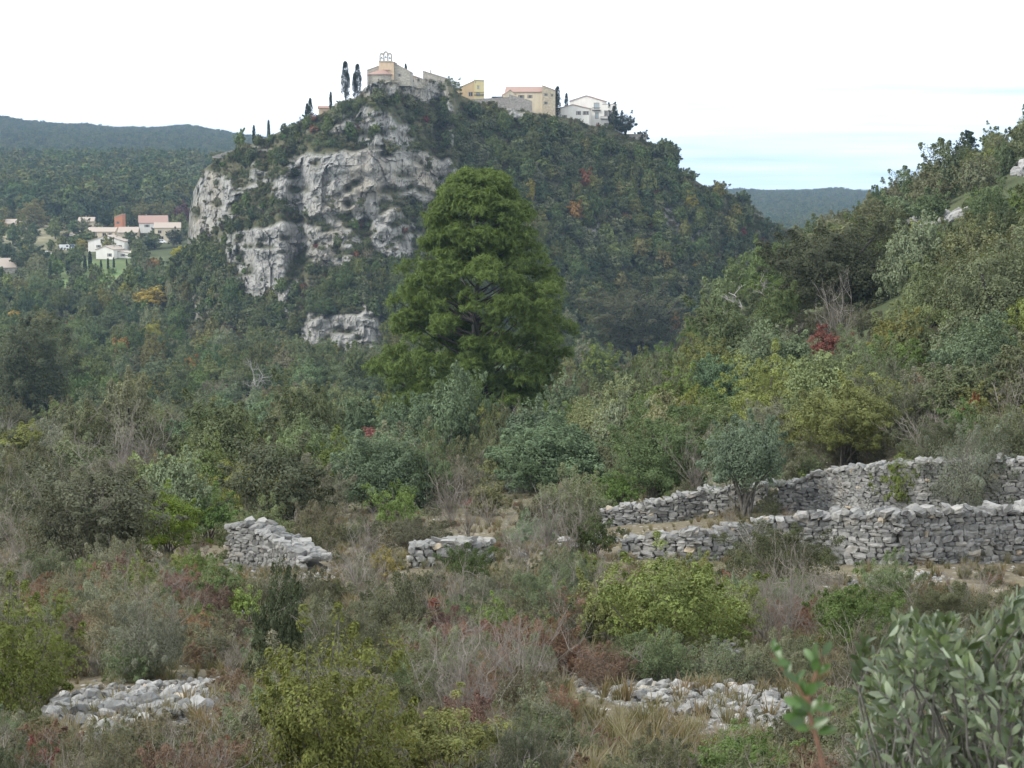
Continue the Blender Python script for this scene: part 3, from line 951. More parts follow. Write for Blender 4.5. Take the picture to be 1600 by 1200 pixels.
def screen_box(p):
    x, y, z = p['loc']
    px, py = proj(x, y, z)
    s = FPX / y
    w = p['R'] * s * (0.12 if p['kind'] in ('cypress', 'conifer') else 0.9)
    h = p['R'] * p['hz'] * HGT[p['kind']] * s
    return px - w, py - h, px + w, py

def hero(kind, px, py, wpx, hpx, label, color=None, name=None, cat=None, rz=None, surface=None, tilt=None, group=None):
    """A plant that the photograph singles out: base at (px, py), width and height in picture points."""
    b = surface or at_ground(px, py)
    s = b.y / FPX
    if kind in ('cypress', 'conifer'):
        Rr = hpx * s; hz = 1.0
    else:
        Rr = 0.5 * wpx * s / 0.9; hz = hpx * s / (Rr * HGT[kind])
    if surface is None and wpx >= 50 and kind not in ('bare', 'dead'):
        KEEP.append((px - 0.32 * wpx, py - 0.95 * hpx, px + 0.32 * wpx, py - 0.25 * hpx, b.y - 0.4))
    return plant(kind, b - Vector((0, 0, 0.05)), Rr, hz, color, name, label, cat, group, True, rz, tilt, cull=False)

def jitter(c, a=0.14):
    k = 1 + random.uniform(-a, a)
    return tuple(min(0.9, max(0.004, x * k * (1 + random.uniform(-a, a) * 0.5))) for x in c)

def build_plant(p):
    d = p['loc'].y
    rp = p['R'] * 1920.0 / d * (0.4 if p['kind'] in ('cypress', 'conifer') else 1)
    lod = 3 if rp > 52 else (0 if rp > 25 else (1 if rp > 10 else 2))
    pr = proto(p['kind'], lod, random.randrange(6))
    col = p['color'] or jitter(random.choice(PALETTE[p['kind']]))
    col = tuple(col) + (1.0,)
    wx_ = 1.0 if p['kind'] in ('cypress', 'conifer', 'jtree') else random.uniform(0.85, 1.2)
    sc = (p['R'] * wx_, p['R'] / wx_ ** 0.5, p['R'] * p['hz'])
    tl = 0.0 if p['kind'] in ('cypress', 'conifer', 'jtree') else 0.14
    rot = (p['tilt'][0] if p['tilt'] else random.uniform(-tl, tl), p['tilt'][1] if p['tilt'] else random.uniform(-tl, tl), p['rz'])
    if lod == 2 or pr['crown'] is None:
        o = bpy.data.objects.new(p['name'], pr['all']); COL.objects.link(o)
        o.color = col
    else:
        o = bpy.data.objects.new(p['name'], None); COL.objects.link(o)
        t = bpy.data.objects.new('trunk', pr['wood']); COL.objects.link(t); t.parent = o
        c = bpy.data.objects.new('crown', pr['crown']); COL.objects.link(c); c.parent = o; c.color = col
    o.location = p['loc']; o.scale = sc; o.rotation_euler = rot
    tag(o, p['label'], p['cat'], p['group'], 'thing')
    return o

# ------------------------------------------------------------------ stuff: uncountable plants strewn by geometry nodes
def scatter(name, P, sc, objs, label, cat=None, rz=None, idx=None):
    n = len(P)
    me = bpy.data.meshes.new(name)
    me.vertices.add(n)
    me.vertices.foreach_set('co', np.ascontiguousarray(P, np.float32).ravel())
    for k, tp, arr in (('sc', 'FLOAT', sc), ('rz', 'FLOAT', rng.random(n) * 6.283 if rz is None else rz)):
        a = me.attributes.new(k, tp, 'POINT'); a.data.foreach_set('value', np.ascontiguousarray(arr, np.float32))
    a = me.attributes.new('pick', 'INT', 'POINT')
    a.data.foreach_set('value', np.ascontiguousarray(rng.integers(0, len(objs), n) if idx is None else idx, np.int32))
    pc = bpy.data.collections.new(name + '_kinds')
    for q_ in objs: pc.objects.link(q_)
    ng = bpy.data.node_groups.new(name + '_scatter', 'GeometryNodeTree')
    ng.interface.new_socket('Geometry', in_out='INPUT', socket_type='NodeSocketGeometry')
    ng.interface.new_socket('Geometry', in_out='OUTPUT', socket_type='NodeSocketGeometry')
    nn, nl = ng.nodes, ng.links
    gi, go = nn.new('NodeGroupInput'), nn.new('NodeGroupOutput')
    ci = nn.new('GeometryNodeCollectionInfo')
    ci.inputs['Collection'].default_value = pc
    ci.inputs['Separate Children'].default_value = True
    ci.inputs['Reset Children'].default_value = True
    ip = nn.new('GeometryNodeInstanceOnPoints')
    ip.inputs['Pick Instance'].default_value = True
    def na(nm, tp):
        x = nn.new('GeometryNodeInputNamedAttribute'); x.data_type = tp; x.inputs['Name'].default_value = nm
        return x.outputs['Attribute']
    cx = nn.new('ShaderNodeCombineXYZ')
    nl.new(na('rz', 'FLOAT'), cx.inputs['Z'])
    nl.new(gi.outputs[0], ip.inputs['Points'])
    nl.new(ci.outputs[0], ip.inputs['Instance'])
    nl.new(na('pick', 'INT'), ip.inputs['Instance Index'])
    nl.new(cx.outputs[0], ip.inputs['Rotation'])
    nl.new(na('sc', 'FLOAT'), ip.inputs['Scale'])
    nl.new(ip.outputs[0], go.inputs[0])
    o = link(name, me)
    md = o.modifiers.new('scatter', 'NODES'); md.node_group = ng
    return tag(o, label, cat, kind='stuff')

def tinted(kind, lod, colors, mat_kw=None, pre=''):
    """Copies of a plant with fixed tints for scatter()."""
    out = []
    for k, c in enumerate(colors):
        src = proto(kind, lod, k)['all']
        me = src.copy()
        if len(me.materials) > 1:
            me.materials[1] = leaf_material('%s_%s_%d' % (pre, kind, k), tuple(c), 0.25, 0.65, 0.42, 0.08)
        o = bpy.data.objects.new('%s_%s_kind_%02d' % (pre, kind, k), me)
        out.append(o)
    return out

# ------------------------------------------------------------------ dry-stone walls and rubble
def make_stone(seed, rough=0.16, cube=0.55):
    r = np.random.default_rng(seed)
    vs_, idx = [], {}
    for i in range(3):
        for j in range(3):
            for k in range(3):
                if (i, j, k) == (1, 1, 1): continue
                idx[(i, j, k)] = len(vs_)
                vs_.append((i - 1, j - 1, k - 1))
    V = np.array(vs_, float)
    S = V / np.linalg.norm(V, axis=1)[:, None]
    V = V * cube * 0.92 + S * (1 - cube) * 1.15
    V += r.normal(size=V.shape) * rough * 0.55
    V[:, 0] += 0.22 * r.normal() * V[:, 2]; V[:, 2] += 0.15 * r.normal() * V[:, 0]
    V /= np.abs(V).max(0)[None] * 2
    F = []
    for ax in range(3):
        for side in (0, 2):
            for a in range(2):
                for b in range(2):
                    c = []
                    for (da, db) in ((0, 0), (1, 0), (1, 1), (0, 1)):
                        t = [0, 0, 0]; t[ax] = side; o_ = [x for x in range(3) if x != ax]
                        t[o_[0]] = a + da; t[o_[1]] = b + db; c.append(idx[tuple(t)])
                    F.append(c if (side == 2) ^ (ax == 1) else c[::-1])
    return V, np.array(F)

STONES = [make_stone(200 + k) for k in range(14)]
STONE_ME = [mesh_np('stone', V, F, [M_STONE]) for V, F in STONES]
RUBBLE_ME = [mesh_np('rubble_stone', V, F, [M_RUBBLE]) for V, F in [make_stone(300 + k, 0.2, 0.35) for k in range(12)]]
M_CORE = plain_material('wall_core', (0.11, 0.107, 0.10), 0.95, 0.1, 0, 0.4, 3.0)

def lay_stones(root, items, meshes, src, max_parts=300, name='stone'):
    """items: (pos, rotation, size); the 300 that show largest become parts, the rest one part of the wall."""
    def shown(it):
        p, r_, s_2 = it
        w = Vector(p)
        return max(s_2) * 1.0 / w.length
    items = sorted(items, key=shown, reverse=True)
    for (p, r_, s_2) in items[:max_parts]:
        o = bpy.data.objects.new(name, random.choice(meshes)); COL.objects.link(o)
        o.parent = root
        o.location = Vector(p) - root.location
        o.rotation_euler = r_; o.scale = s_2
    rest = items[max_parts:]
    if rest:
        parts = []
        for (p, r_, s_2) in rest:
            V, F = random.choice(src)
            Mx = np.array(Euler(r_).to_matrix())
            parts.append(((V * np.array(s_2)) @ Mx.T + np.array(Vector(p) - root.location), F))
        V, F = join(parts)
        o = link('small_stones', mesh_np('small_stones', V, F, [meshes[0].materials[0]]), root)
        o['kind'] = 'stuff'

def dry_wall(name, label, pts, thick=0.55, sw=(0.12, 0.40), sh=(0.065, 0.16), front_only=True, lean=0.06, drop=0.12, tops=True, group=None):
    """pts: (px, py of the foot, wall height in metres). Courses of stones along the foot line."""
    P = []
    for (px, py, h) in pts:
        b = at_ground(px, py); P.append((b, h))
    root = thing(name, label, 'wall', P[0][0], 0, group)
    items, core = [], []
    for (a, ha), (b, hb) in zip(P[:-1], P[1:]):
        d = (b - a); d.z = 0
        L = d.length
        if L < 0.05: continue
        ex = d.normalized()
        yaw = math.atan2(ex.y, ex.x)
        en = Vector((ex.y, -ex.x, 0))          # towards the viewer
        if en.y > 0: en = -en
        faces = [1] if front_only else [1, -1]
        for fs_ in faces:
            z = -drop
            while True:
                hcourse = random.uniform(*sh)
                x = random.uniform(-0.2, 0)
                alive = False
                while x < L:
                    w = random.uniform(*sw) * (0.75 + 0.5 * random.random())
                    f = min(1, max(0, (x + w / 2) / L))
                    H = ha + (hb - ha) * f + 0.10 * math.sin(7 * f * L + a.x * 3) * 0.6
                    if z + hcourse * 0.6 < H:
                        alive = True
                        hh = hcourse * random.uniform(0.85, 1.35)
                        dep = random.uniform(0.2, 0.34)
                        g0 = a.z + (b.z - a.z) * f
                        off = thick / 2 - dep * 0.4 - lean * (z + drop) + random.uniform(-0.035, 0.03)
                        c = a + ex * (x + w / 2) + en * off * fs_
                        c = Vector((c.x, c.y, g0 + z + hcourse / 2))
                        items.append((c, (random.uniform(-.12, .12), random.uniform(-.16, .16), yaw + random.uniform(-.14, .14)), (w * 1.13, dep, hh * 1.16)))
                    x += w
                z += hcourse * 0.97
                if not alive: break
        if tops:                                 # coping: uneven flat and upright stones over the whole width
            x = 0.0
            while x < L:
                w = random.uniform(0.12, 0.34)
                f = min(1, (x + w / 2) / L)
                H = ha + (hb - ha) * f + 0.10 * math.sin(7 * f * L + a.x * 3) * 0.6
                g0 = a.z + (b.z - a.z) * f
                nrow = max(2, int(thick / 0.3))
                for k in range(nrow):
                    c = a + ex * (x + w / 2 + random.uniform(-.05, .05)) + en * ((k + 0.5) / nrow - 0.5) * thick * 0.9
                    hh = random.uniform(0.11, 0.24)
                    items.append((Vector((c.x, c.y, g0 + H + hh * 0.2)), (random.uniform(-.35, .35), random.uniform(-.4, .4), yaw + random.uniform(-.5, .5)),
                                  (w * 1.15, thick / nrow * 1.2, hh)))
                x += w * 0.95
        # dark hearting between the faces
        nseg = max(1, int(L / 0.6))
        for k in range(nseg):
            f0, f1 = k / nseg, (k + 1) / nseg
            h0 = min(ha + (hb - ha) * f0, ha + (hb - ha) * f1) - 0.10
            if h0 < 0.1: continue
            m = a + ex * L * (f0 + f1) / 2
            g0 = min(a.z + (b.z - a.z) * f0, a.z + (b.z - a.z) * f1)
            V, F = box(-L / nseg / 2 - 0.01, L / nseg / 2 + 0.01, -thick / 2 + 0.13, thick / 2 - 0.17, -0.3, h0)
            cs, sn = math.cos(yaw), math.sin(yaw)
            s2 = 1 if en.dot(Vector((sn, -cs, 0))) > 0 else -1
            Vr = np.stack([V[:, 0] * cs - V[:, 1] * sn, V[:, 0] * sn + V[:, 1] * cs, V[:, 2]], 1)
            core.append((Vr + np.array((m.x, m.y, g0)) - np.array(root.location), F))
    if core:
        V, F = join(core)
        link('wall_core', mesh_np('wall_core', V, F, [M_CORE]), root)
    lay_stones(root, items, STONE_ME, STONES)
    return root

def rubble(name, label, outline, n, hmax, size=(0.09, 0.28), group=None, layers=2, cat='stones'):
    """Loose stones heaped inside an outline given in picture points."""
    o = np.array(outline, float)
    x0, y0 = o.min(0); x1, y1 = o.max(0)
    c0 = at_ground((x0 + x1) / 2, (y0 + y1) / 2)
    root = thing(name, label, cat, c0, 0, group)
    items = []
    ctr = o.mean(0)
    k = 0
    while len(items) < n and k < n * 30:
        k += 1
        px, py = random.uniform(x0, x1), random.uniform(y0, y1)
        if not in_poly(np.array([px]), np.array([py]), o)[0]: continue
        b = at_ground(px, py)
        e = 1 - math.hypot((px - ctr[0]) / max(1, (x1 - x0) * 0.55), (py - ctr[1]) / max(1, (y1 - y0) * 0.55))
        e = max(0, min(1, e * 1.6))
        s0 = random.uniform(*size) * (0.6 + 0.8 * random.random() ** 2)
        z = b.z + hmax * e * random.uniform(0.35, 1.0) + s0 * 0.15
        items.append((Vector((b.x, b.y, z)), (random.uniform(-.6, .6), random.uniform(-.6, .6), random.uniform(0, 6.28)),
                      (s0 * random.uniform(0.9, 1.5), s0 * random.uniform(0.7, 1.1), s0 * random.uniform(0.5, 0.85))))
    if hmax > 0.15:
        # the heap's inside: an uneven mound of earth and small stones under the loose ones
        ng = 15
        V = []
        for j in range(ng):
            for i in range(ng):
                px = x0 + (x1 - x0) * i / (ng - 1); py = y1 + (y0 - y1) * j / (ng - 1)
                b = at_ground(px, py)
                ins = in_poly(np.array([px]), np.array([py]), o)[0]
                e = 1 - math.hypot((px - ctr[0]) / max(1, (x1 - x0) * 0.55), (py - ctr[1]) / max(1, (y1 - y0) * 0.55))
                e = max(0, min(1, e * 1.6)) * (1 if ins else 0.3)
                V.append((b.x - c0.x, b.y - c0.y, b.z - c0.z - 0.12 + hmax * 0.62 * e + random.uniform(-.03, .03)))
        I = (np.arange(ng - 1)[:, None] * ng + np.arange(ng - 1)[None]).ravel()
        F = np.stack([I, I + 1, I + ng + 1, I + ng], 1)
        link('mound', mesh_np('mound', np.array(V), F, [M_CORE], smooth=True), root)
    lay_stones(root, items, RUBBLE_ME, [make_stone(300 + k2, 0.2, 0.35) for k2 in range(12)])
    return root

dry_wall('dry_stone_wall', 'tall pale dry stone wall at the right edge, nearest the viewer, ivy strand on it',
         [(1308, 880, 1.16), (1400, 882, 1.22), (1500, 878, 1.24), (1660, 874, 1.28)], 0.6)
dry_wall('dry_stone_wall', 'low grey dry stone wall running back behind the dark box bush',
         [(978, 874, 0.5), (1080, 876, 0.66), (1190, 872, 0.86), (1306, 866, 1.06)], 0.55)
dry_wall('dry_stone_wall', 'upper terrace dry stone wall behind the small blue juniper tree',
         [(940, 822, 0.50), (1010, 818, 0.62), (1100, 808, 0.85), (1200, 800, 0.86), (1245, 797, 0.9), (1290, 796, 1.18)], 0.55)
dry_wall('dry_stone_wall', 'highest dry stone wall under the grey olive branches at the right edge',
         [(1292, 798, 1.2), (1370, 800, 1.38), (1440, 803, 1.52), (1660, 806, 1.62)], 0.6)
dry_wall('dry_stone_wall', 'broken thick dry stone wall end below the round dark holm oak',
         [(374, 884, 1.18), (408, 890, 1.12), (446, 893, 0.82), (492, 891, 0.32)], 0.9, (0.12, 0.34), (0.07, 0.15))
dry_wall('dry_stone_wall', 'short low dry stone wall with pale coping in the middle of the scrub',
         [(642, 886, 0.42), (690, 884, 0.52), (752, 874, 0.40)], 0.7, (0.14, 0.38), (0.08, 0.17))
rubble('collapsed_wall', 'collapsed grey stone heap at the bottom left beside the rust coloured scrub',
       [(30, 1200), (84, 1100), (140, 1088), (210, 1086), (300, 1064), (345, 1066), (330, 1112), (250, 1140), (150, 1175), (90, 1206)], 620, 0.17, (0.06, 0.19))
rubble('stone_scree', 'pale scree of loose stones in front of the bright terebinth bush',
       [(890, 1056), (960, 1040), (1030, 1048), (1110, 1044), (1180, 1050), (1250, 1085), (1268, 1150), (1225, 1175), (1130, 1130), (1040, 1118), (990, 1098)], 900, 0.10, (0.045, 0.16))
rubble('stone_heap', 'small knee-high stone heap on top of the pale scree',
       [(1090, 1056), (1100, 1036), (1150, 1030), (1168, 1046), (1150, 1062)], 60, 0.34, (0.10, 0.22))
rubble('stone_scree', 'scattered pale stones near the middle of the left scrub slope',
       [(330, 950), (345, 936), (470, 940), (520, 936), (525, 955), (450, 960)], 90, 0.1, (0.09, 0.22))
rubble('stone_scree', 'few grey stones half hidden behind the yellow green front bush',
       [(455, 1000), (470, 982), (540, 984), (545, 1004)], 45, 0.22, (0.1, 0.2))
rubble('stone_scree', 'thin line of white stones leading from the short wall to the right',
       [(800, 872), (815, 846), (985, 830), (990, 846), (900, 866)], 70, 0.2, (0.12, 0.3))
rubble('stone_scree', 'white gravel patch on the bare ground before the tall right wall',
       [(1330, 905), (1400, 892), (1470, 896), (1455, 925), (1395, 945), (1335, 930)], 120, 0.02, (0.04, 0.12))
rubble('rock_outcrop', 'pale rock outcrop among bushes high on the right slope',
       [(1405, 352), (1440, 338), (1520, 326), (1522, 338), (1460, 356)], 60, 0.0, (0.5, 1.5))
rubble('rock_outcrop', 'pale rock outcrop at the right edge just under the ridge',
       [(1582, 276), (1590, 258), (1640, 250), (1640, 276)], 30, 0.0, (0.5, 1.4))
rubble('stone_scree', 'scatter of pale stones at the very bottom left corner',
       [(10, 1215), (20, 1180), (110, 1176), (120, 1206)], 60, 0.12, (0.08, 0.17))
KEEP += [(478, 498, 590, 540, 514), (470, 255, 690, 300, 545), (362, 365, 460, 432, 540)]
KEEP += [(1445, 334, 1500, 344, 190), (1590, 260, 1640, 270, 225), (1506, 208, 1518, 226, 400)]
KEEP += [(1310, 785, 1600, 874, 44), (985, 825, 1130, 868, 52), (950, 765, 1110, 812, 62), (1210, 730, 1600, 792, 58), (350, 800, 512, 892, 53), (628, 842, 770, 890, 50),
         (88, 1060, 340, 1150, 25), (900, 1036, 1258, 1160, 24), (1330, 885, 1470, 925, 36), (340, 938, 520, 955, 33)]
print('walls', time.time() - T0, len(bpy.data.objects))

# ------------------------------------------------------------------ buildings
M_STONEWALL = masonry_material('grey_masonry', (0.30, 0.275, 0.235), (0.46, 0.42, 0.35), 0.5)
M_TANWALL = masonry_material('tan_masonry', (0.40, 0.34, 0.25), (0.52, 0.45, 0.335), 0.5)
M_RUINWALL = masonry_material('ruin_masonry', (0.24, 0.22, 0.20), (0.40, 0.37, 0.33), 0.55)
M_PEACH = plain_material('peach_render', (0.62, 0.47, 0.33), 0.9, 0.2, 0, 0.22, 0.16)
M_CREAM = plain_material('cream_render', (0.66, 0.57, 0.42), 0.9, 0.2, 0, 0.22, 0.16)
M_YELLOW = plain_material('yellow_render', (0.62, 0.53, 0.29), 0.9, 0.2, 0, 0.15, 0.16)
M_OCHRE = plain_material('orange_render', (0.58, 0.43, 0.26), 0.9, 0.2, 0, 0.15, 0.16)
M_WHITE = plain_material('white_render', (0.74, 0.71, 0.66), 0.9, 0.2, 0, 0.14, 0.16)
M_TERRA = plain_material('terracotta_render', (0.42, 0.19, 0.11), 0.9, 0.2, 0, 0.15, 0.16)
M_TILE = tile_material('canal_tiles', (0.25, 0.15, 0.12), (0.36, 0.25, 0.205))
M_PALETILE = tile_material('pale_canal_tiles', (0.29, 0.235, 0.19), (0.40, 0.34, 0.285))
M_PANE = plain_material('window_glass', (0.035, 0.04, 0.045), 0.15, 0.5)
M_FRAME = plain_material('window_frame', (0.30, 0.27, 0.24), 0.7)
M_GLAZING = plain_material('pale_glazing', (0.30, 0.36, 0.40), 0.12, 0.6)
M_BRONZE = plain_material('dark_bronze', (0.05, 0.055, 0.045), 0.5, 0.4, 0.6)
M_RAIL = plain_material('dark_railing', (0.05, 0.05, 0.05), 0.5)
M_CARWHITE = plain_material('white_paint', (0.72, 0.72, 0.72), 0.3, 0.5)
M_CARBLUE = plain_material('blue_grey_paint', (0.12, 0.16, 0.22), 0.3, 0.5)
M_TYRE = plain_material('tyre_rubber', (0.02, 0.02, 0.02), 0.8)

def bld(name, label, px, py, D, yaw=0.0, cat='house', group=None):
    """A building laid out in picture points around its foot point; the root scales it to metres."""
    o = thing(name, label, cat, at(px, py, D), yaw, group)
    s = D / FPX
    o.scale = (s, s, s)
    return o

def rect_with_holes(x0, x1, z0, z1, holes):
    xs = sorted({x0, x1, *[a for h in holes for a in (h[0], h[2])]})
    zs = sorted({z0, z1, *[a for h in holes for a in (h[1], h[3])]})
    out = []
    for a, b in zip(xs[:-1], xs[1:]):
        for c, d in zip(zs[:-1], zs[1:]):
            m = ((a + b) / 2, (c + d) / 2)
            if any(h[0] < m[0] < h[2] and h[1] < m[1] < h[3] for h in holes): continue
            out.append((a, b, c, d))
    return out

_wf = mesh_np('window_frame', *join([box(-.5, -.38, 0, .2, -.5, .5), box(.38, .5, 0, .2, -.5, .5), box(-.38, .38, 0, .2, .4, .5), box(-.38, .38, 0, .2, -.5, -.4), box(-.05, .05, .02, .18, -.4, .4)]), [M_FRAME])
_wp = mesh_np('window_pane', *box(-.38, .38, .08, .13, -.4, .4), [M_PANE])
M_SHUTTER = plain_material('faded_shutter', (0.20, 0.19, 0.17), 0.8)
_shut = [mesh_np('shutter', *box(x0_, x0_ + .42, -.34, -.235, -.5, .5), [M_SHUTTER]) for x0_ in (-.96, .54)]
_wg = mesh_np('glazing_pane', *box(-.38, .38, .08, .13, -.4, .4), [M_GLAZING])

def block(root, name, x0, x1, y0, y1, z0, zc, mat, holes=None, peak=None, pane=None):
    """Walls of a block. zc: corner heights (front left, front right, back right, back left) or one height.
    holes: {'f'|'l'|'r': [(a0, z0, a1, z1), ...]} along the face; peak: ('x'|'y', rise) gable ends."""
    if not isinstance(zc, tuple): zc = (zc,) * 4
    holes = holes or {}
    zm = min(zc)
    V, Q, T = [], [], []
    def quad(*p): V.extend(p); n_ = len(V); Q.append((n_ - 4, n_ - 3, n_ - 2, n_ - 1))
    def tri(*p): V.extend(p); n_ = len(V); T.append((n_ - 3, n_ - 2, n_ - 1))
    faces = {'f': ((x0, x1), lambda a, t: (a, y0 + t), zc[0], zc[1]), 'r': ((y0, y1), lambda a, t: (x1 - t, a), zc[1], zc[2]),
             'b': ((x0, x1), lambda a, t: (a, y1 - t), zc[3], zc[2]), 'l': ((y0, y1), lambda a, t: (x0 + t, a), zc[0], zc[3])}
    for key, ((a0, a1), pt, za, zb) in faces.items():
        hs = holes.get(key, [])
        for (a, b, c, d) in rect_with_holes(a0, a1, z0, zm, hs):
            quad((*pt(a, 0), c), (*pt(b, 0), c), (*pt(b, 0), d), (*pt(a, 0), d))
        if za > zm + 1e-6 and zb > zm + 1e-6: quad((*pt(a0, 0), zm), (*pt(a1, 0), zm), (*pt(a1, 0), zb), (*pt(a0, 0), za))
        elif za > zm + 1e-6: tri((*pt(a0, 0), zm), (*pt(a1, 0), zm), (*pt(a0, 0), za))
        elif zb > zm + 1e-6: tri((*pt(a0, 0), zm), (*pt(a1, 0), zm), (*pt(a1, 0), zb))
        for (a, c, b, d) in hs:
            t = 1.2
            for p0, p1 in (((a, c), (b, c)), ((b, c), (b, d)), ((b, d), (a, d)), ((a, d), (a, c))):
                quad((*pt(p0[0], 0), p0[1]), (*pt(p1[0], 0), p1[1]), (*pt(p1[0], t), p1[1]), (*pt(p0[0], t), p0[1]))
            w = link('window', _wf, root)
            c_ = pt((a + b) / 2, 0.45)
            w.location = (*c_, (c + d) / 2)
            w.rotation_euler = (0, 0, {'f': 0, 'r': math.pi / 2, 'b': math.pi, 'l': -math.pi / 2}[key])
            w.scale = (b - a, 2.0, d - c)
            link('pane', pane or _wp, w)
            if pane is None and (b - a) < 6:
                for sh_ in _shut: link('shutter', sh_, w)
    if peak:
        ax, rise = peak
        if ax == 'x':
            ym = (y0 + y1) / 2
            tri((x0, y0, zm), (x0, y1, zm), (x0, ym, zm + rise)); tri((x1, y0, zm), (x1, y1, zm), (x1, ym, zm + rise))
        else:
            xm = (x0 + x1) / 2
            tri((x0, y0, zm), (x1, y0, zm), (xm, y0, zm + rise)); tri((x0, y1, zm), (x1, y1, zm), (xm, y1, zm + rise))
    F = [np.array(Q)] + ([np.array(T)] if T else [])
    return link(name, mesh_np(name, np.array(V, float), F, [mat]), root)

def slab(p, th=1.0):
    p = np.array(p, float); q_ = p - np.array([0, 0, th])
    n_ = len(p)
    V = np.concatenate([p, q_])
    if n_ == 4: F = [np.array([(0, 1, 2, 3), (7, 6, 5, 4), (0, 4, 5, 1), (1, 5, 6, 2), (2, 6, 7, 3), (3, 7, 4, 0)])]
    else: F = [np.array([(0, 3, 4, 1), (1, 4, 5, 2), (2, 5, 3, 0)]), np.array([(0, 1, 2), (5, 4, 3)])]
    return V, F

def gable_roof(root, x0, x1, y0, y1, z, rise, axis, mat, over=1.2, th=0.9):
    x0 -= over; x1 += over; y0 -= over; y1 += over
    if axis == 'x':
        k = over * 2 * rise / (y1 - y0 - 2 * over); ym = (y0 + y1) / 2
        s1 = slab([(x0, y0, z - k + .6), (x1, y0, z - k + .6), (x1, ym, z + rise + .6), (x0, ym, z + rise + .6)], th)
        s2 = slab([(x0, ym + .01, z + rise + .6), (x1, ym + .01, z + rise + .6), (x1, y1, z - k + .6), (x0, y1, z - k + .6)], th)
    else:
        k = over * 2 * rise / (x1 - x0 - 2 * over); xm = (x0 + x1) / 2
        s1 = slab([(x0, y0, z - k + .6), (xm, y0, z + rise + .6), (xm, y1, z + rise + .6), (x0, y1, z - k + .6)], th)
        s2 = slab([(xm + .01, y0, z + rise + .6), (x1, y0, z - k + .6), (x1, y1, z - k + .6), (xm + .01, y1, z + rise + .6)], th)
    return link('roof', mesh_np('roof', *join([s1, s2]), [mat]), root)

def slope_roof(root, x0, x1, y0, y1, zc, mat, over=0.8, th=0.9, name='roof'):
    V, F = slab([(x0 - over, y0 - over, zc[0] + .9), (x1 + over, y0 - over, zc[1] + .9), (x1 + over, y1 + over, zc[2] + .9), (x0 - over, y1 + over, zc[3] + .9)], th)
    return link(name, mesh_np(name, V, F, [mat]), root)

def chimney(roof, x, y, z, w=1.6, h=4):
    V, F = join([box(x - w / 2, x + w / 2, y - w / 2, y + w / 2, z - 2, z + h), box(x - w * .7, x + w * .7, y - w * .7, y + w * .7, z + h, z + h + .6)])
    return link('chimney', mesh_np('chimney', V, F, [M_STONEWALL]), roof)

def RD(px, k=4.0): return ridge_depth(px) + k

# the church on the summit
D0 = RD(605, 3)
ch = bld('church', 'pale village church with open three-arched bell gable on the hilltop', 604, 128, D0, R(-4), 'church')
block(ch, 'facade', -12, 11, 2, 40, -6, (31, 30, 30, 31), M_PEACH, {'r': [(8, 14, 11, 21)]})
slope_roof(ch, -12, 11, 2, 40, (31, 30, 30, 31), M_PALETILE)
block(ch, 'nave', 11.05, 36, 5, 42, -6, (29, 15, 15, 29), M_STONEWALL, {'f': [(18, 8, 21, 13)]})
slope_roof(ch, 11.05, 36, 5, 42, (29, 15, 15, 29), M_PALETILE, 0.5)
block(ch, 'aisle', -31, -12.05, 6, 36, -8, (18, 25, 25, 18), M_STONEWALL)
slope_roof(ch, -31, -12.05, 6, 36, (18, 25, 25, 18), M_PALETILE, 0.5)
# rounded apse in front with a tiled half-cone roof
n_ = 12
an = np.linspace(math.pi, 2 * math.pi, n_)
pv = np.concatenate([np.stack([-11 + 19 * np.cos(an), 6 + 15 * np.sin(an), np.full(n_, -6.0)], 1), np.stack([-11 + 19 * np.cos(an), 6 + 15 * np.sin(an), np.full(n_, 11.0)], 1)])
i = np.arange(n_ - 1)
ap = link('apse', mesh_np('apse', pv, np.stack([i, i + 1, i + n_ + 1, i + n_], 1), [M_STONEWALL]), ch)
w = link('window', _wf, ap); w.location = (-11, -9.2, 3); w.scale = (2.4, 3, 3); link('pane', _wp, w)
cv = np.concatenate([np.stack([-11 + 20.5 * np.cos(an), 6 + 16.5 * np.sin(an), np.full(n_, 10.6)], 1), np.stack([-11 + 20.5 * np.cos(an), 6 + 16.5 * np.sin(an), np.full(n_, 11.8)], 1),
                     np.stack([-6 + 6 * np.cos(an), 6 + 5 * np.sin(an), np.full(n_, 18.5)], 1)])
link('apse_roof', mesh_np('apse_roof', cv, np.concatenate([np.stack([i, i + 1, i + n_ + 1, i + n_], 1), np.stack([i + n_, i + n_ + 1, i + 2 * n_ + 1, i + 2 * n_], 1)]), [M_TILE]), ch)
link('cornice', mesh_np('cornice', *box(-6, 6, 0.6, 1.98, 17.5, 18.8), [M_TILE]), ch)
# bell gable: four piers, three arches, three bells
bg = []
def arch(xc, rad, z0, th=1.1):
    a = np.linspace(0, math.pi, 9)
    o_, p_ = [], []
    for rr in (rad - th, rad + th):
        for yy in (-1.6, 1.6):
            o_.append(np.stack([xc + rr * np.cos(a), np.full(9, yy), z0 + rr * 1.15 * np.sin(a)], 1))
    V = np.concatenate(o_); k = np.arange(8)
    F = np.concatenate([np.stack([k, k + 1, k + 10, k + 9], 1), np.stack([k + 18, k + 27, k + 28, k + 19], 1), np.stack([k, k + 18, k + 19, k + 1], 1), np.stack([k + 9, k + 10, k + 28, k + 27], 1)])
    return V, F
for (xc, rad, z0) in ((-6.2, 2.4, 8.2), (0, 2.9, 10.2), (6.2, 2.4, 8.2)): bg.append(arch(xc, rad, z0))
for xp, h in ((-9.0, 8.0), (-3.05, 10.1), (3.05, 10.1), (9.0, 8.0)): bg.append(box(xp - 1.05, xp + 1.05, -1.6, 1.6, 0, h))
bg.append(box(-10.5, 10.5, -1.9, 1.9, -1.2, 0.02))
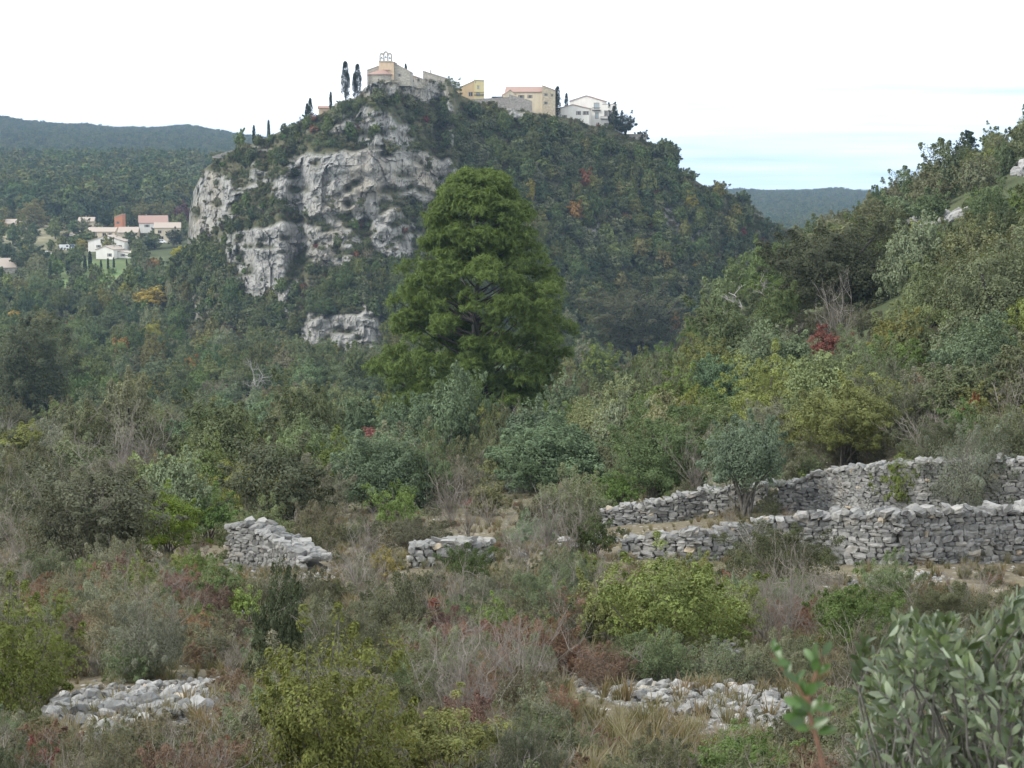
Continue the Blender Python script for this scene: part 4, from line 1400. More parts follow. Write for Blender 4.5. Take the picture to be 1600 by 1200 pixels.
gable = link('bell_gable', mesh_np('bell_gable', *join(bg), [M_STONEWALL]), ch, (-1.5, 4.5, 32.5))
bv = []
pr_ = [(0.25, 3.0), (0.7, 2.8), (0.95, 2.0), (1.15, 1.0), (1.6, 0.2), (1.65, 0.0)]
a8 = np.arange(8) * math.pi / 4
BV = np.concatenate([np.stack([r_ * np.cos(a8), r_ * np.sin(a8), np.full(8, z_)], 1) for r_, z_ in pr_])
BF = np.concatenate([np.stack([k * 8 + np.arange(8), k * 8 + (np.arange(8) + 1) % 8, k * 8 + 8 + (np.arange(8) + 1) % 8, k * 8 + 8 + np.arange(8)], 1) for k in range(5)])
bell_me = mesh_np('bell', BV, BF, [M_BRONZE], smooth=True)
for xc, z_ in ((-6.2, 3.2), (0, 4.4), (6.2, 3.0)): link('bell', bell_me, gable, (xc, 0, z_))

h2 = bld('house', 'small house with red tiled lean-to roof just right of the church', 650, 130, RD(650), R(6))
block(h2, 'wall', -12, 10, 4, 26, -6, (14, 6, 8, 16), M_TANWALL)
slope_roof(h2, -12, 10, 4, 26, (14, 6, 8, 16), M_TILE)
h3 = bld('house', 'grey stone house with sloping roof on the right shoulder of the summit', 679, 131, RD(679), R(-8))
block(h3, 'wall', -19, 18, 4, 30, -8, (20, 8, 8, 20), M_STONEWALL, {'f': [(-8, 4, -5, 8), (4, 0, 7, 4)]})
chimney(slope_roof(h3, -19, 18, 4, 30, (20, 8, 8, 20), M_PALETILE), -8, 12, 18, 1.6, 3)
h4 = bld('house', 'tall yellow house with orange side wall standing apart on the ridge', 741, 160, RD(741, 8), R(0))
block(h4, 'wall', 0, 15, 0, 20, -6, (34, 33, 33, 34), M_YELLOW, {'f': [(3.5, 10, 9, 15), (4.5, 20, 8, 26), (1.5, 29.5, 3.2, 32)], 'r': [(6, 18, 9, 24)]}, pane=_wg)
slope_roof(h4, 0, 15, 0, 20, (34, 33, 33, 34), M_PALETILE, 0.6)
block(h4, 'side_wing', -28, -0.05, 1, 20, -4, (20, 33, 33, 20), M_OCHRE, {'f': [(-9, 9, -2, 16)]})
slope_roof(h4, -28, -0.05, 1, 20, (20, 33, 33, 20), M_PALETILE, 0.5)
link('terrace_rail', mesh_np('terrace_rail', *join([box(0.2, 17, -1.4, -1.1, 15.2, 15.7)] + [box(x, x + .3, -1.4, -1.1, 11.8, 15.2) for x in np.arange(1, 17, 2.0)] + [box(0, 17, -1.6, -0.02, 11.2, 11.8)]), [M_RAIL]), h4)
# ruined terrace walls between the houses
rw = bld('ruined_wall', 'ruined grey masonry wall with openings between the yellow and cream houses', 775, 176, RD(775, 3), 0, 'wall')
block(rw, 'wall', -48, 20, 0, 8, -8, (20, 24, 24, 20), M_RUINWALL, {'f': [(-38, 6, -35, 12), (-24, 9, -20, 15), (-14, 7, -11, 12), (-4, 8, 0, 14)]})
block(rw, 'tower_stump', 20.05, 56, -3, 9, -12, (28, 18, 18, 28), M_RUINWALL)
pg = bld('pergola', 'dark flat pergola roof beside the yellow house', 782, 152, RD(782, 8), 0, 'pergola')
link('canopy', mesh_np('canopy', *join([box(-14, 14, 0, 16, 0, 1.2), box(-14, 14, 15, 16, -9, 0)]), [M_RAIL]), pg)
for x in (-13, 0, 13): link('post', mesh_np('post', *box(x - .5, x + .5, 0.2, 1.2, -12, -.02), [M_FRAME]), pg)
h5 = bld('house', 'long cream house with red tiled roof and tan stone end on the ridge', 826, 176, RD(826, 9), R(-6))
block(h5, 'wall', -36, 22, 0, 30, -8, 32, M_CREAM, {'f': [(-14, 22, -9, 27), (0, 22, 4, 27), (-16, 8, -12, 13), (-4, 4, 0, 12)]}, ('x', 8))
block(h5, 'end_wing', 22.05, 42, -9, 30, -14, (41, 33, 33, 41), M_TANWALL, {'f': [(26, 25, 29, 29), (26, 12, 29, 16.5), (36, 24, 38, 28)]})
gable_roof(h5, -36, 22, 0, 30, 32, 8, 'x', M_TILE)
slope_roof(h5, 22.05, 42, -9, 30, (41, 33, 33, 41), M_TILE, 0.7)
h5b = bld('house', 'small pale gabled house at the left end of the long cream house', 797, 168, RD(797, 7), R(10))
block(h5b, 'wall', -9, 9, 0, 24, -6, 20, M_CREAM, None, ('y', 7))
gable_roof(h5b, -9, 9, 0, 24, 20, 7, 'y', M_TILE, 0.6)
h6 = bld('house', 'low white house with red roof in front of the tall white villa', 900, 196, RD(900, 3), R(-12))
block(h6, 'wall', -30, 20, 0, 22, -10, 26, M_WHITE, {'f': [(-20, 12, -16, 16), (2, 16, 6, 22), (12, 16, 15, 22), (16.5, 16, 19, 22)]}, ('y', 6))
gable_roof(h6, -30, 20, 0, 22, 26, 6, 'y', M_TILE)
h7 = bld('villa', 'tall white villa with glazed balconies at the right end of the village', 922, 202, RD(922, 5), R(-14), 'villa')
block(h7, 'wall', -34, 18, 8, 40, -12, 44, M_WHITE, {'f': [(4, 31, 13, 41), (6, 16, 12, 26)], 'r': [(14, 30, 19, 36)]}, ('y', 8), pane=_wg)
gable_roof(h7, -34, 18, 8, 40, 44, 8, 'y', M_TILE)
block(h7, 'right_wing', 18.05, 36, 6, 34, -14, 38, M_WHITE, {'f': [(22, 20, 25, 29), (28, 19, 31.5, 29), (22, 4, 25, 10), (28, 2, 31.5, 10)]})
slope_roof(h7, 18.05, 36, 6, 34, (38, 38, 38, 38), M_PALETILE, 0.3)
link('balcony', mesh_np('balcony', *join([box(16, 37, 2.5, 5.98, 15.2, 16.2), box(16, 37, 2.5, 2.9, 19.6, 20.1)] + [box(x, x + .3, 2.5, 2.8, 16.2, 19.6) for x in np.arange(16.2, 37, 1.6)]), [M_RAIL]), h7)
link('balcony', mesh_np('balcony', *join([box(2, 15, 4.5, 7.98, 29, 30), box(2, 15, 4.5, 4.9, 33, 33.5)] + [box(x, x + .3, 4.5, 4.8, 30, 33) for x in np.arange(2.2, 15, 1.6)]), [M_RAIL]), h7)
h8 = bld('terrace_house', 'low flat-roofed stone building with dark opening right of the dark trees', 990, 228, RD(990, 1), R(-4), 'house')
block(h8, 'wall', -22, 20, 0, 24, -8, (18, 17, 17, 18), M_STONEWALL, {'f': [(-9, 4, 4, 15), (9, 6, 13, 14)]})
slope_roof(h8, -22, 20, 0, 24, (18, 17, 17, 18), M_PALETILE, 1.0)
h9 = bld('rampart', 'broken stone rampart at the far right end of the village ridge', 1030, 240, RD(1030, 1), 0, 'wall')
block(h9, 'wall', -18, 22, 0, 8, -6, (12, 9, 9, 12), M_RUINWALL)
h10 = bld('house', 'little roofed house beside a cypress on the left ridge path', 508, 182, RD(508, 3), R(10))
block(h10, 'wall', -9, 9, 0, 16, -8, 13, M_PEACH, {'f': [(-2, 3, 1, 8)]}, ('x', 3))
gable_roof(h10, -9, 9, 0, 16, 13, 3, 'x', M_TILE)
h11 = bld('retaining_wall', 'sloping stone retaining wall below the pair of tall cypresses', 541, 166, RD(541, 0.5), R(8), 'wall')
block(h11, 'wall', -18, 18, 0, 6, -8, (4, 15, 15, 4), M_STONEWALL)
h12 = bld('rampart', 'low stone parapet along the lower left ridge path', 372, 238, RD(372, 1), R(6), 'wall')
block(h12, 'wall', -40, 26, 0, 5, -9, (-6, 14, 14, -6), M_RUINWALL)

# ---- the hamlet in the valley
def vhouse(name, label, px, py, D, w, d, h, rise, axis, yaw, wm, rm, holes=None, pane=None, cat='house'):
    o = bld(name, label, px, py, D, yaw, cat)
    rise *= 1.5 if axis == 'x' else 1.1
    block(o, 'wall', -w / 2, w / 2, 0, d, -6, h, wm, holes, (axis, rise), pane)
    rf = gable_roof(o, -w / 2, w / 2, 0, d, h, rise, axis, rm, 1.0)
    chimney(rf, w * random.uniform(-.3, .3) if axis == 'x' else w * .2, d * 0.5 + 1.2, h + rise - 0.5, 1.5, 2.2)
    return o
v = vhouse('house', 'bright white house with one dark window beside the cypress row', 164, 405, 742, 30, 40, 15, 5, 'y', R(-14), M_WHITE, M_PALETILE, {'f': [(6, 4, 10, 9)]})
block(v, 'wing', 15.05, 38, 14, 40, -4, 12, M_WHITE, {'f': [(22, 4, 26, 8)]}); slope_roof(v, 15.05, 38, 14, 40, (12, 9, 9, 12), M_PALETILE)
v = vhouse('house', 'wide white house behind the bright white one', 166, 390, 762, 58, 34, 13, 8, 'y', R(-6), M_WHITE, M_PALETILE, {'f': [(2, 6, 6, 13), (18, 2, 23, 7), (-14, 3, -10, 7)]})
v = vhouse('house', 'low house with salmon roof below the terracotta tower', 158, 371, 790, 44, 24, 9, 4, 'x', R(-4), M_CREAM, M_PALETILE, {'f': [(-14, 2, -9, 8), (2, 1, 8, 7), (12, 2, 16, 7)]})
v = vhouse('house', 'stone house with dark porch right of the white houses', 200, 374, 786, 30, 26, 11, 5, 'x', R(4), M_TANWALL, M_PALETILE, {'f': [(-4, 0, 10, 8)]})
o = bld('tower', 'narrow terracotta orange tower house in the hamlet', 185, 362, 800, R(-8), 'tower')
block(o, 'wall', -6, 7, 0, 14, -6, (22, 27, 27, 22), M_TERRA, {'f': [(-2, 12, 1, 16)]}); slope_roof(o, -6, 7, 0, 14, (22, 27, 27, 22), M_PALETILE, 0.4)
v = vhouse('house', 'house with dark red roof below the row of plane trees', 240, 358, 808, 44, 26, 10, 7, 'x', R(12), M_WHITE, M_TILE, {'f': [(-12, 3, -8, 7)]})
v = vhouse('house', 'beige house with pale roof against the cliff edge', 262, 374, 790, 40, 28, 18, 5, 'x', R(10), M_CREAM, M_PALETILE, {'f': [(-15, 9, -9, 14), (8, 8, 12, 13), (-14, 0, -6, 5)]})
v = vhouse('barn', 'grey stone barn at the left edge of the valley', 2, 432, 700, 50, 40, 14, 9, 'x', R(18), M_STONEWALL, M_PALETILE, {'f': [(-8, 2, -3, 8)]}, None, 'barn')
v = vhouse('house', 'pale house half hidden behind valley trees left of the tower', 134, 353, 830, 24, 22, 7, 4, 'x', 0, M_CREAM, M_PALETILE)
v = vhouse('house', 'long low tan house at the far left of the hamlet', 22, 353, 850, 36, 20, 4, 4, 'x', R(5), M_TANWALL, M_PALETILE)
v = vhouse('shed', 'tiny white shed in the straw field', 109, 372, 815, 12, 10, 5, 2, 'y', 0, M_WHITE, M_PALETILE, None, None, 'shed')

def vehicle(name, label, px, py, D, w, h, yaw, paint, van):
    """Side profile swept across the width, with windows and wheels."""
    o = bld(name, label, px, py, D, yaw, name.split('_')[-1])
    l_ = w / 2
    prof = [(-l_, .12 * h), (l_, .12 * h), (l_, .55 * h), (l_ * .78, .6 * h), (l_ * .55, h), (-l_ * .96, h), (-l_, .9 * h)] if van else \
           [(-l_, .15 * h), (l_, .15 * h), (l_, .5 * h), (l_ * .55, .58 * h), (l_ * .25, h), (-l_ * .55, h), (-l_ * .85, .6 * h), (-l_, .55 * h)]
    n2 = len(prof); dw = w * .4
    V = np.array([(x, 0, z) for x, z in prof] + [(x, dw, z) for x, z in prof], float)
    bm_f = [tuple(range(n2)), tuple(range(2 * n2 - 1, n2 - 1, -1))]
    me = bpy.data.meshes.new('body')
    me.from_pydata([tuple(x) for x in V], [], bm_f + [(k, (k + 1) % n2, (k + 1) % n2 + n2, k + n2) for k in range(n2)])
    me.materials.append(paint)
    link('body', me, o)
    for (a, b) in (((-.8, -.1), (.0, .45)) if not van else ((.15, .5),)):
        link('window', mesh_np('window', *box(a * l_ if a < b else b * l_, b * l_ if a < b else a * l_, -.06, -.01, .62 * h, .9 * h), [M_PANE]), o)
    a10 = np.arange(10) * math.pi / 5
    for x in (-.62 * l_, .62 * l_):
        for y in (-.05, dw - .9):
            V = np.concatenate([np.stack([x + .17 * h * np.cos(a10), np.full(10, y), .17 * h + .17 * h * np.sin(a10)], 1), np.stack([x + .17 * h * np.cos(a10), np.full(10, y + .95), .17 * h + .17 * h * np.sin(a10)], 1), [[x, y, .17 * h]]])
            k = np.arange(10)
            link('wheel', mesh_np('wheel', V, [np.stack([k, (k + 1) % 10, (k + 1) % 10 + 10, k + 10], 1), np.stack([k, (k + 1) % 10, np.full(10, 20)], 1)], [M_TYRE]), o)
vehicle('white_van', 'white van parked in the yard left of the white houses', 102, 391, 752, 19, 8.5, R(10), M_CARWHITE, True)
vehicle('dark_car', 'dark blue car parked behind the white van', 113, 388, 756, 16, 5.5, R(-5), M_CARBLUE, False)
vehicle('white_car', 'white car parked left among the valley trees', 72, 398, 738, 16, 5.5, R(8), M_CARWHITE, False)
vehicle('white_car', 'white car beside the beige house near the cliff edge', 252, 380, 770, 15, 5.5, R(-12), M_CARWHITE, False)

# ---- trees of the village and the hamlet
def vg(px, py): 
    return at(px, py, RD(px, 2.0))
hero('cypress', 540, 157, 14, 60, 'tallest broad dark cypress left of the church', (0.026, 0.034, 0.022), surface=vg(540, 157))
hero('cypress', 559, 152, 14, 51, 'second broad dark cypress close to the church', (0.026, 0.034, 0.022), surface=vg(559, 152))
hero('cypress', 556, 150, 10, 36, 'shorter cypress half merged with the second broad one', (0.026, 0.034, 0.022), surface=at(554, 151, RD(554, 4)))
hero('cypress', 517, 174, 6, 30, 'cypress beside the little house on the left ridge', None, surface=vg(517, 174))
hero('cypress', 480, 192, 4, 30, 'left of the thin cypress pair on the left ridge', None, surface=vg(480, 192))
hero('cypress', 485, 190, 4, 36, 'right and taller of the thin cypress pair on the left ridge', None, surface=vg(485, 190))
hero('cypress', 420, 214, 3, 28, 'small thin cypress on the lower left ridge', None, surface=vg(420, 216))
hero('cypress', 397, 226, 4, 30, 'lowest thin cypress near the green bush on the left ridge', None, surface=vg(397, 226))
hero('leafy', 373, 236, 28, 30, 'light green bush standing on the left ridge against the far hills', (0.13, 0.16, 0.05), surface=vg(373, 234))
hero('cypress', 634, 128, 4, 28, 'thin cypress right of the church', None, surface=at(634, 128, RD(634, -3)))
hero('cypress', 871, 186, 5, 50, 'cypress against the tan end of the long cream house', None, surface=at(871, 186, RD(871, 3)))
hero('cypress', 885, 172, 4, 26, 'thin cypress between the cream house and the white villa', None, surface=at(885, 172, RD(885, 14)))
hero('oak', 978, 212, 36, 34, 'dark round pine right of the white villa', (0.035, 0.045, 0.03), surface=vg(978, 212))
hero('oak', 960, 204, 22, 44, 'dark tree touching the right side of the white villa', (0.035, 0.045, 0.03), surface=vg(958, 206))
hero('oak', 1003, 224, 24, 20, 'dark tree behind the flat-roofed stone building', (0.045, 0.055, 0.032), surface=vg(1003, 224))
hero('oak', 700, 150, 32, 26, 'dark shrub on the drop between church and yellow house', None, surface=vg(702, 150))
hero('oak', 1050, 240, 20, 14, 'shrub on the last crag at the right end of the ridge', None, surface=vg(1048, 240))
hero('oak', 1080, 284, 24, 20, 'dark tree on the skyline below the last crag', None, surface=vg(1080, 284))
for k, (px, py, h) in enumerate([(79, 430, 26), (88, 431, 30), (106, 430, 34), (115, 430, 30), (123, 430, 33), (133, 429, 29), (141, 429, 36), (158, 424, 18), (169, 423, 20), (178, 422, 20), (198, 418, 13), (208, 416, 12)]):
    hero('cypress', px, py, 8, h, 'number %s from the left in the row of dark cypresses below the white houses' % ('one two three four five six seven eight nine ten eleven twelve'.split()[k]), None, surface=at(px, py, 690 + k * 3), group='row of cypresses below the hamlet')
for (px, py, w_, h_, lab, c_, D_) in [
    (50, 356, 48, 46, 'large yellow green plane tree in the valley left of the hamlet', (0.17, 0.16, 0.06), 860), (112, 362, 36, 42, 'dark green tree between plane tree and hamlet', (0.06, 0.08, 0.035), 850),
    (222, 346, 34, 34, 'first plane tree of the row above the dark red roof', (0.13, 0.135, 0.05), 870), (246, 344, 34, 34, 'second plane tree of the row above the dark red roof', (0.14, 0.14, 0.05), 872),
    (270, 342, 32, 30, 'third plane tree of the row above the dark red roof', (0.14, 0.145, 0.05), 874), (288, 346, 30, 32, 'purple leaved tree at the cliff edge behind the beige house', (0.10, 0.055, 0.05), 840),
    (205, 362, 24, 34, 'dark tree right of the terracotta tower', (0.05, 0.07, 0.03), 812), (165, 352, 24, 30, 'dark tree left of the terracotta tower', (0.05, 0.07, 0.03), 826),
    (84, 370, 24, 28, 'fresh green tree in front of the dark valley tree', (0.12, 0.15, 0.05), 830), (52, 378, 28, 26, 'grey green round tree in front of the plane tree', (0.11, 0.12, 0.075), 825),
    (30, 374, 24, 18, 'small bright green tree at the left of the straw field', (0.09, 0.14, 0.04), 828), (130, 382, 28, 22, 'green bush between the shed and the white houses', (0.08, 0.115, 0.04), 775),
    (6, 360, 26, 40, 'yellow green tree at the left picture edge in the valley', (0.13, 0.13, 0.05), 870), (50, 420, 60, 44, 'dense green tree group centre left of the cypress row', (0.06, 0.085, 0.035), 705),
    (8, 410, 44, 36, 'dark green tree above the stone barn', (0.05, 0.075, 0.033), 715), (225, 386, 36, 20, 'dark hedge-like tree below the beige house', (0.05, 0.075, 0.03), 770),
    (282, 404, 30, 22, 'bright yellow tree at the foot of the left cliff end', (0.36, 0.33, 0.05), 690), (240, 420, 26, 20, 'orange brown tree right of the cypress row', (0.25, 0.15, 0.05), 680),
    (272, 380, 30, 26, 'dark tree in front of the beige house', (0.055, 0.065, 0.04), 775), (212, 400, 26, 10, 'low clipped shrub right of the bright white house', (0.06, 0.09, 0.035), 735)]:
    hero('broad', px, py + 3, w_, h_, lab, c_, None, surface=at(px, py + 3, D_))
hero('cypress', 149, 356, 9, 36, 'single stout cypress left of the terracotta tower', None, surface=at(149, 358, 835))
KEEP += [(575, 82, 700, 124, 640), (714, 122, 800, 158, 640), (795, 132, 872, 172, 640), (880, 146, 958, 190, 640), (520, 95, 570, 150, 640), (968, 204, 1012, 220, 640)]
KEEP += [(130, 378, 200, 412, 735), (76, 402, 180, 428, 685), (0, 410, 26, 428, 690), (217, 345, 275, 362, 780), (178, 338, 192, 356, 790), (96, 382, 110, 392, 745)]
print('village', time.time() - T0, len(bpy.data.objects))

# ------------------------------------------------------------------ plants the photograph singles out
hero('jtree', 1166, 808, 150, 160, 'small round blue green juniper tree with twin stems before the upper wall', (0.125, 0.168, 0.112))
hero('oak', 437, 838, 142, 158, 'round dark holm oak above the broken stone wall', (0.088, 0.100, 0.060))
hero('leafy', 265, 872, 165, 112, 'bright green mastic shrub left of the broken stone wall', (0.095, 0.150, 0.018))
hero('leafy', 150, 890, 230, 175, 'gnarled grey tree with leaning dark trunk beside the bright green shrub', (0.098, 0.106, 0.068), 'gnarled_tree', tilt=(0.0, -0.18))
hero('oak', 40, 655, 180, 150, 'large dark holm oak standing at the left edge above the scrub', (0.068, 0.082, 0.042))
hero('leafy', 1040, 1046, 255, 190, 'big yellow green terebinth bush above the pale scree', (0.155, 0.182, 0.055))
hero('leafy', 948, 1020, 140, 125, 'smaller terebinth bush with reddish tips left of the big yellow green one', (0.145, 0.165, 0.06))
hero('leafy', 1118, 1030, 120, 130, 'narrow terebinth bush joined to the right of the big yellow green one', (0.13, 0.165, 0.05))
hero('scrub', 1212, 912, 205, 88, 'dark rounded box bush in front of the low grey wall', (0.072, 0.078, 0.038))
hero('scrub', 1475, 992, 185, 82, 'wide grey green bush on bare ground below the tall right wall', (0.090, 0.092, 0.050))
hero('scrub', 732, 908, 100, 56, 'dark green dome bush hiding the end of the short wall', (0.060, 0.085, 0.030))
hero('leafy', 925, 872, 95, 70, 'dark glossy shrub left of the low grey wall', (0.055, 0.075, 0.025))
hero('bare', 1232, 1005, 120, 150, 'tall leafless grey shrub below the dark box bush')
hero('bare', 715, 975, 110, 118, 'leafless grey shrub with arching stems in the centre of the scrub')
hero('bare', 855, 870, 90, 105, 'pale leafless shrub rising behind the dark glossy shrub')
hero('scrub', 240, 1058, 150, 118, 'silvery grey green bush among the rust coloured scrub', (0.155, 0.165, 0.125))
hero('leafy', 30, 1140, 230, 215, 'large olive green bush at the left edge near the bottom', (0.115, 0.135, 0.035))
hero('leafy', 515, 1290, 290, 300, 'yellow green small-leaved bush at the bottom left of centre', (0.125, 0.130, 0.035))
hero('juniper', 428, 1068, 85, 185, 'slim dark young juniper left of the yellow green front bush', (0.065, 0.080, 0.045))
hero('leafy', 1150, 1255, 190, 125, 'fresh green low bush at the bottom below the pale scree', (0.105, 0.155, 0.045))
hero('leafy', 1320, 728, 190, 140, 'pale yellow green almond tree with light forked trunks above the walls', (0.145, 0.155, 0.052), 'almond_tree', 'tree')
hero('leafy', 1412, 802, 78, 92, 'bright green sapling growing against the highest wall', (0.120, 0.145, 0.035))
hero('scrub', 1505, 800, 150, 118, 'silvery grey wild olive leaning over the highest wall', (0.150, 0.160, 0.120), 'wild_olive', 'tree')
hero('pinelet', 690, 640, 90, 92, 'young bright pine at the foot of the big pine', (0.10, 0.145, 0.025))
hero('pinelet', 625, 632, 75, 75, 'second young pine just left under the big pine', (0.075, 0.11, 0.022))
hero('dead', 398, 628, 66, 62, 'bleached dead tree with bare twisted limbs left of the cliff foot')
hero('leafy', 1290, 566, 62, 50, 'rust red smoke bush among the grey green trees on the right', (0.19, 0.075, 0.055))
hero('leafy', 452, 668, 32, 28, 'bright red smoke bush right of the big left scrub slope', (0.25, 0.085, 0.06))
hero('leafy', 572, 695, 70, 26, 'pinkish red shrub tops between the blue green junipers', (0.24, 0.11, 0.085))
hero('leafy', 668, 660, 26, 28, 'small red shrub by the conical juniper top', (0.23, 0.085, 0.055))
hero('leafy', 1528, 690, 26, 70, 'narrow dark red shrub near the right edge above the walls', (0.19, 0.05, 0.035))
hero('leafy', 30, 720, 110, 58, 'golden yellow green shrub at the left edge below the large oak', (0.19, 0.19, 0.05))
hero('juniper', 706, 720, 110, 140, 'conical pale green juniper in the middle below the big pine', (0.125, 0.165, 0.095))
hero('juniper', 860, 770, 200, 125, 'broad blue green juniper mound right of the middle', (0.125, 0.165, 0.092))
hero('juniper', 585, 800, 150, 125, 'turquoise green juniper mound beside the round dark holm oak', (0.125, 0.172, 0.105))
hero('juniper', 800, 650, 130, 84, 'grey green juniper under the right boughs of the big pine', (0.125, 0.16, 0.10))
hero('leafy', 1500, 878, 14, 84, 'ivy strand climbing the tall right wall', (0.10, 0.13, 0.03), 'ivy', 'ivy')
hero('oak', 1000, 565, 150, 120, 'dark holm oak right of the big pine at the forest edge', (0.075, 0.082, 0.044))
hero('oak', 1310, 500, 190, 150, 'tall dark holm oak on the right slope', (0.060, 0.068, 0.036))
hero('dead', 1190, 520, 130, 100, 'bare grey tree tangled among the oaks on the right slope')
hero('conifer', 1512, 240, 36, 48, 'lone small conifer standing on the right ridge line', surface=at(1512, 254, 258))
hero('scrub', 820, 770, 60, 36, 'small silver green lavender-like bush below the broad juniper mound', (0.16, 0.19, 0.155))
hero('leafy', 935, 600, 70, 60, 'bright green shrub right beneath the big pine', (0.12, 0.155, 0.03))
hero('leafy', 240, 480, 70, 30, 'yellow tree crown in the wooded valley left of the cliff', (0.33, 0.28, 0.05), 'yellow_tree', 'tree')

# ------------------------------------------------------------------ filling by zones
ZLAB = {}
def fill(zone, poly, n, kinds, size, where, spx=0.62, spy=0.26, colors=None, surface=None, ok=None):
    """Plants whose feet lie inside an outline of the picture; kinds: {kind: weight}; where: words for the label."""
    poly = np.array(poly, float)
    x0, y0 = poly.min(0); x1, y1 = poly.max(0)
    ks, ws = list(kinds), np.array(list(kinds.values()), float); ws /= ws.sum()
    done = []
    tries = 0
    while len(done) < n and tries < n * 12:
        tries += 1
        px, py = random.uniform(x0, x1), random.uniform(y0, y1)
        if not in_poly(np.array([px]), np.array([py]), poly)[0]: continue
        key = ks[int(rng.choice(len(ks), p=ws))]
        kind, _, tint = key.partition(':')
        b = (surface or at_ground)(px, py)
        if b is None: continue
        if ok and not ok(px, py, b, key): continue
        lo, hi = size.get(key, size.get(kind, size['*']))
        Rr = random.uniform(lo, hi)
        if zone == 'on the right slope' and b.y > 190: Rr *= 0.62 if b.y > 225 else 0.8
        if key == 'leafy:red' and b.y < 160: Rr = min(Rr, random.uniform(0.2, 0.6))
        s = FPX / b.y * Rr
        if done:
            D = np.array(done)
            if ((np.abs(D[:, 0] - px) < spx * (s + D[:, 2])) & (np.abs(D[:, 1] - py) < spy * (s + D[:, 2]))).any(): continue
        bx = (px - 0.8 * s, py - HGT[kind] * s, px + 0.8 * s, py)
        bad = False
        for (a0, b0, a1, b1, dep) in KEEP:
            if b.y < dep and bx[0] < a1 and bx[2] > a0 and bx[1] < b1 and bx[3] > b0: bad = True; break
        if bad: continue
        done.append((px, py, s))
        nm, col, words = NAME[kind], None, None
        if tint:
            tnm, pal, words = TINT[(kind, tint)]
            nm = tnm; col = jitter(random.choice(pal))
        base = words or WORDS[kind]
        plant(kind, b - Vector((0, 0, 0.10 * Rr)), Rr, random.uniform(0.8, 1.4), col, nm, '%s %s' % (base, where), None, '%s %s' % (base, zone))
    return len(done)

WORDS = {'oak': 'grey green holm oak', 'juniper': 'blue green juniper', 'scrub': 'low grey olive scrub bush', 'leafy': 'green leafy shrub',
         'broad': 'green broadleaf tree', 'bare': 'leafless grey twiggy shrub', 'cypress': 'dark cypress'}
TINT = {
    ('leafy', 'red'): ('red_shrub', [(0.21, 0.085, 0.06), (0.17, 0.075, 0.055), (0.22, 0.11, 0.075)], 'red autumn shrub'),
    ('scrub', 'rust'): ('rust_scrub', [(0.185, 0.115, 0.08), (0.16, 0.105, 0.075), (0.205, 0.122, 0.082), (0.15, 0.10, 0.08)], 'rust brown dried scrub'),
    ('scrub', 'dark'): ('dark_scrub', [(0.105, 0.102, 0.066), (0.092, 0.092, 0.058)], 'dark olive scrub bush'),
    ('leafy', 'yellow'): ('yellow_shrub', [(0.165, 0.165, 0.052), (0.18, 0.165, 0.055)], 'yellowing shrub'),
    ('broad', 'yellow'): ('yellow_tree', [(0.24, 0.215, 0.05), (0.19, 0.185, 0.045), (0.28, 0.22, 0.05)], 'yellowing broadleaf tree'),
    ('broad', 'orange'): ('orange_tree', [(0.24, 0.13, 0.045), (0.20, 0.11, 0.05)], 'orange brown autumn tree'),
    ('scrub', 'hill'): ('hill_shrub', [(0.11, 0.13, 0.062), (0.14, 0.152, 0.078), (0.095, 0.115, 0.056), (0.15, 0.15, 0.086)], 'green shrub'),
}
# near scrub
fill('in the near scrub', [(-60, 905), (-60, 1330), (1680, 1330), (1680, 960), (1330, 945), (1150, 900), (600, 900), (330, 905)], 470,
     {'scrub': 42, 'bare': 18, 'scrub:rust': 6, 'scrub:dark': 16, 'leafy': 13, 'leafy:red': 0.6, 'leafy:yellow': 3},
     {'*': (0.4, 0.95), 'bare': (0.5, 1.0), 'leafy:red': (0.12, 0.3), 'juniper': (0.4, 0.8), 'leafy': (0.35, 0.8)}, 'in the near scrub below the walls', 0.5, 0.2)
fill('rust patch', [(60, 960), (80, 925), (330, 915), (360, 960), (300, 1010), (100, 1010)], 40, {'scrub:rust': 8, 'bare': 3}, {'*': (0.4, 0.7)},
     'in the rust coloured patch at lower left', 0.4, 0.2)
fill('centre rust patch', [(660, 1120), (640, 1000), (900, 990), (930, 1080), (880, 1150)], 40, {'scrub:rust': 6, 'bare': 4, 'scrub:dark': 2}, {'*': (0.3, 0.6)},
     'in the reddish scrub at lower centre', 0.4, 0.2)
# the band around and behind the walls
fill('around the walls', [(-60, 905), (-60, 790), (350, 780), (620, 790), (960, 780), (990, 900), (600, 905)], 190,
     {'scrub': 30, 'scrub:dark': 16, 'bare': 16, 'leafy': 20, 'juniper': 12, 'leafy:yellow': 4}, {'*': (0.9, 2.0), 'bare': (0.7, 1.4)}, 'around the broken walls', 0.5, 0.2)
fill('between the walls', [(960, 800), (1000, 760), (1300, 740), (1300, 790), (1100, 860)], 26, {'scrub': 4, 'bare': 4, 'leafy': 2}, {'*': (0.3, 0.6)}, 'between the two terrace walls', 0.5, 0.2)
fill('behind the upper walls', [(960, 800), (1000, 690), (1680, 640), (1680, 745), (1300, 745), (1200, 770)], 150,
     {'scrub': 20, 'leafy': 22, 'juniper': 20, 'bare': 14, 'scrub:dark': 10, 'leafy:yellow': 4, 'leafy:red': 1}, {'*': (1.0, 2.0)}, 'behind the upper stone walls', 0.42, 0.16)
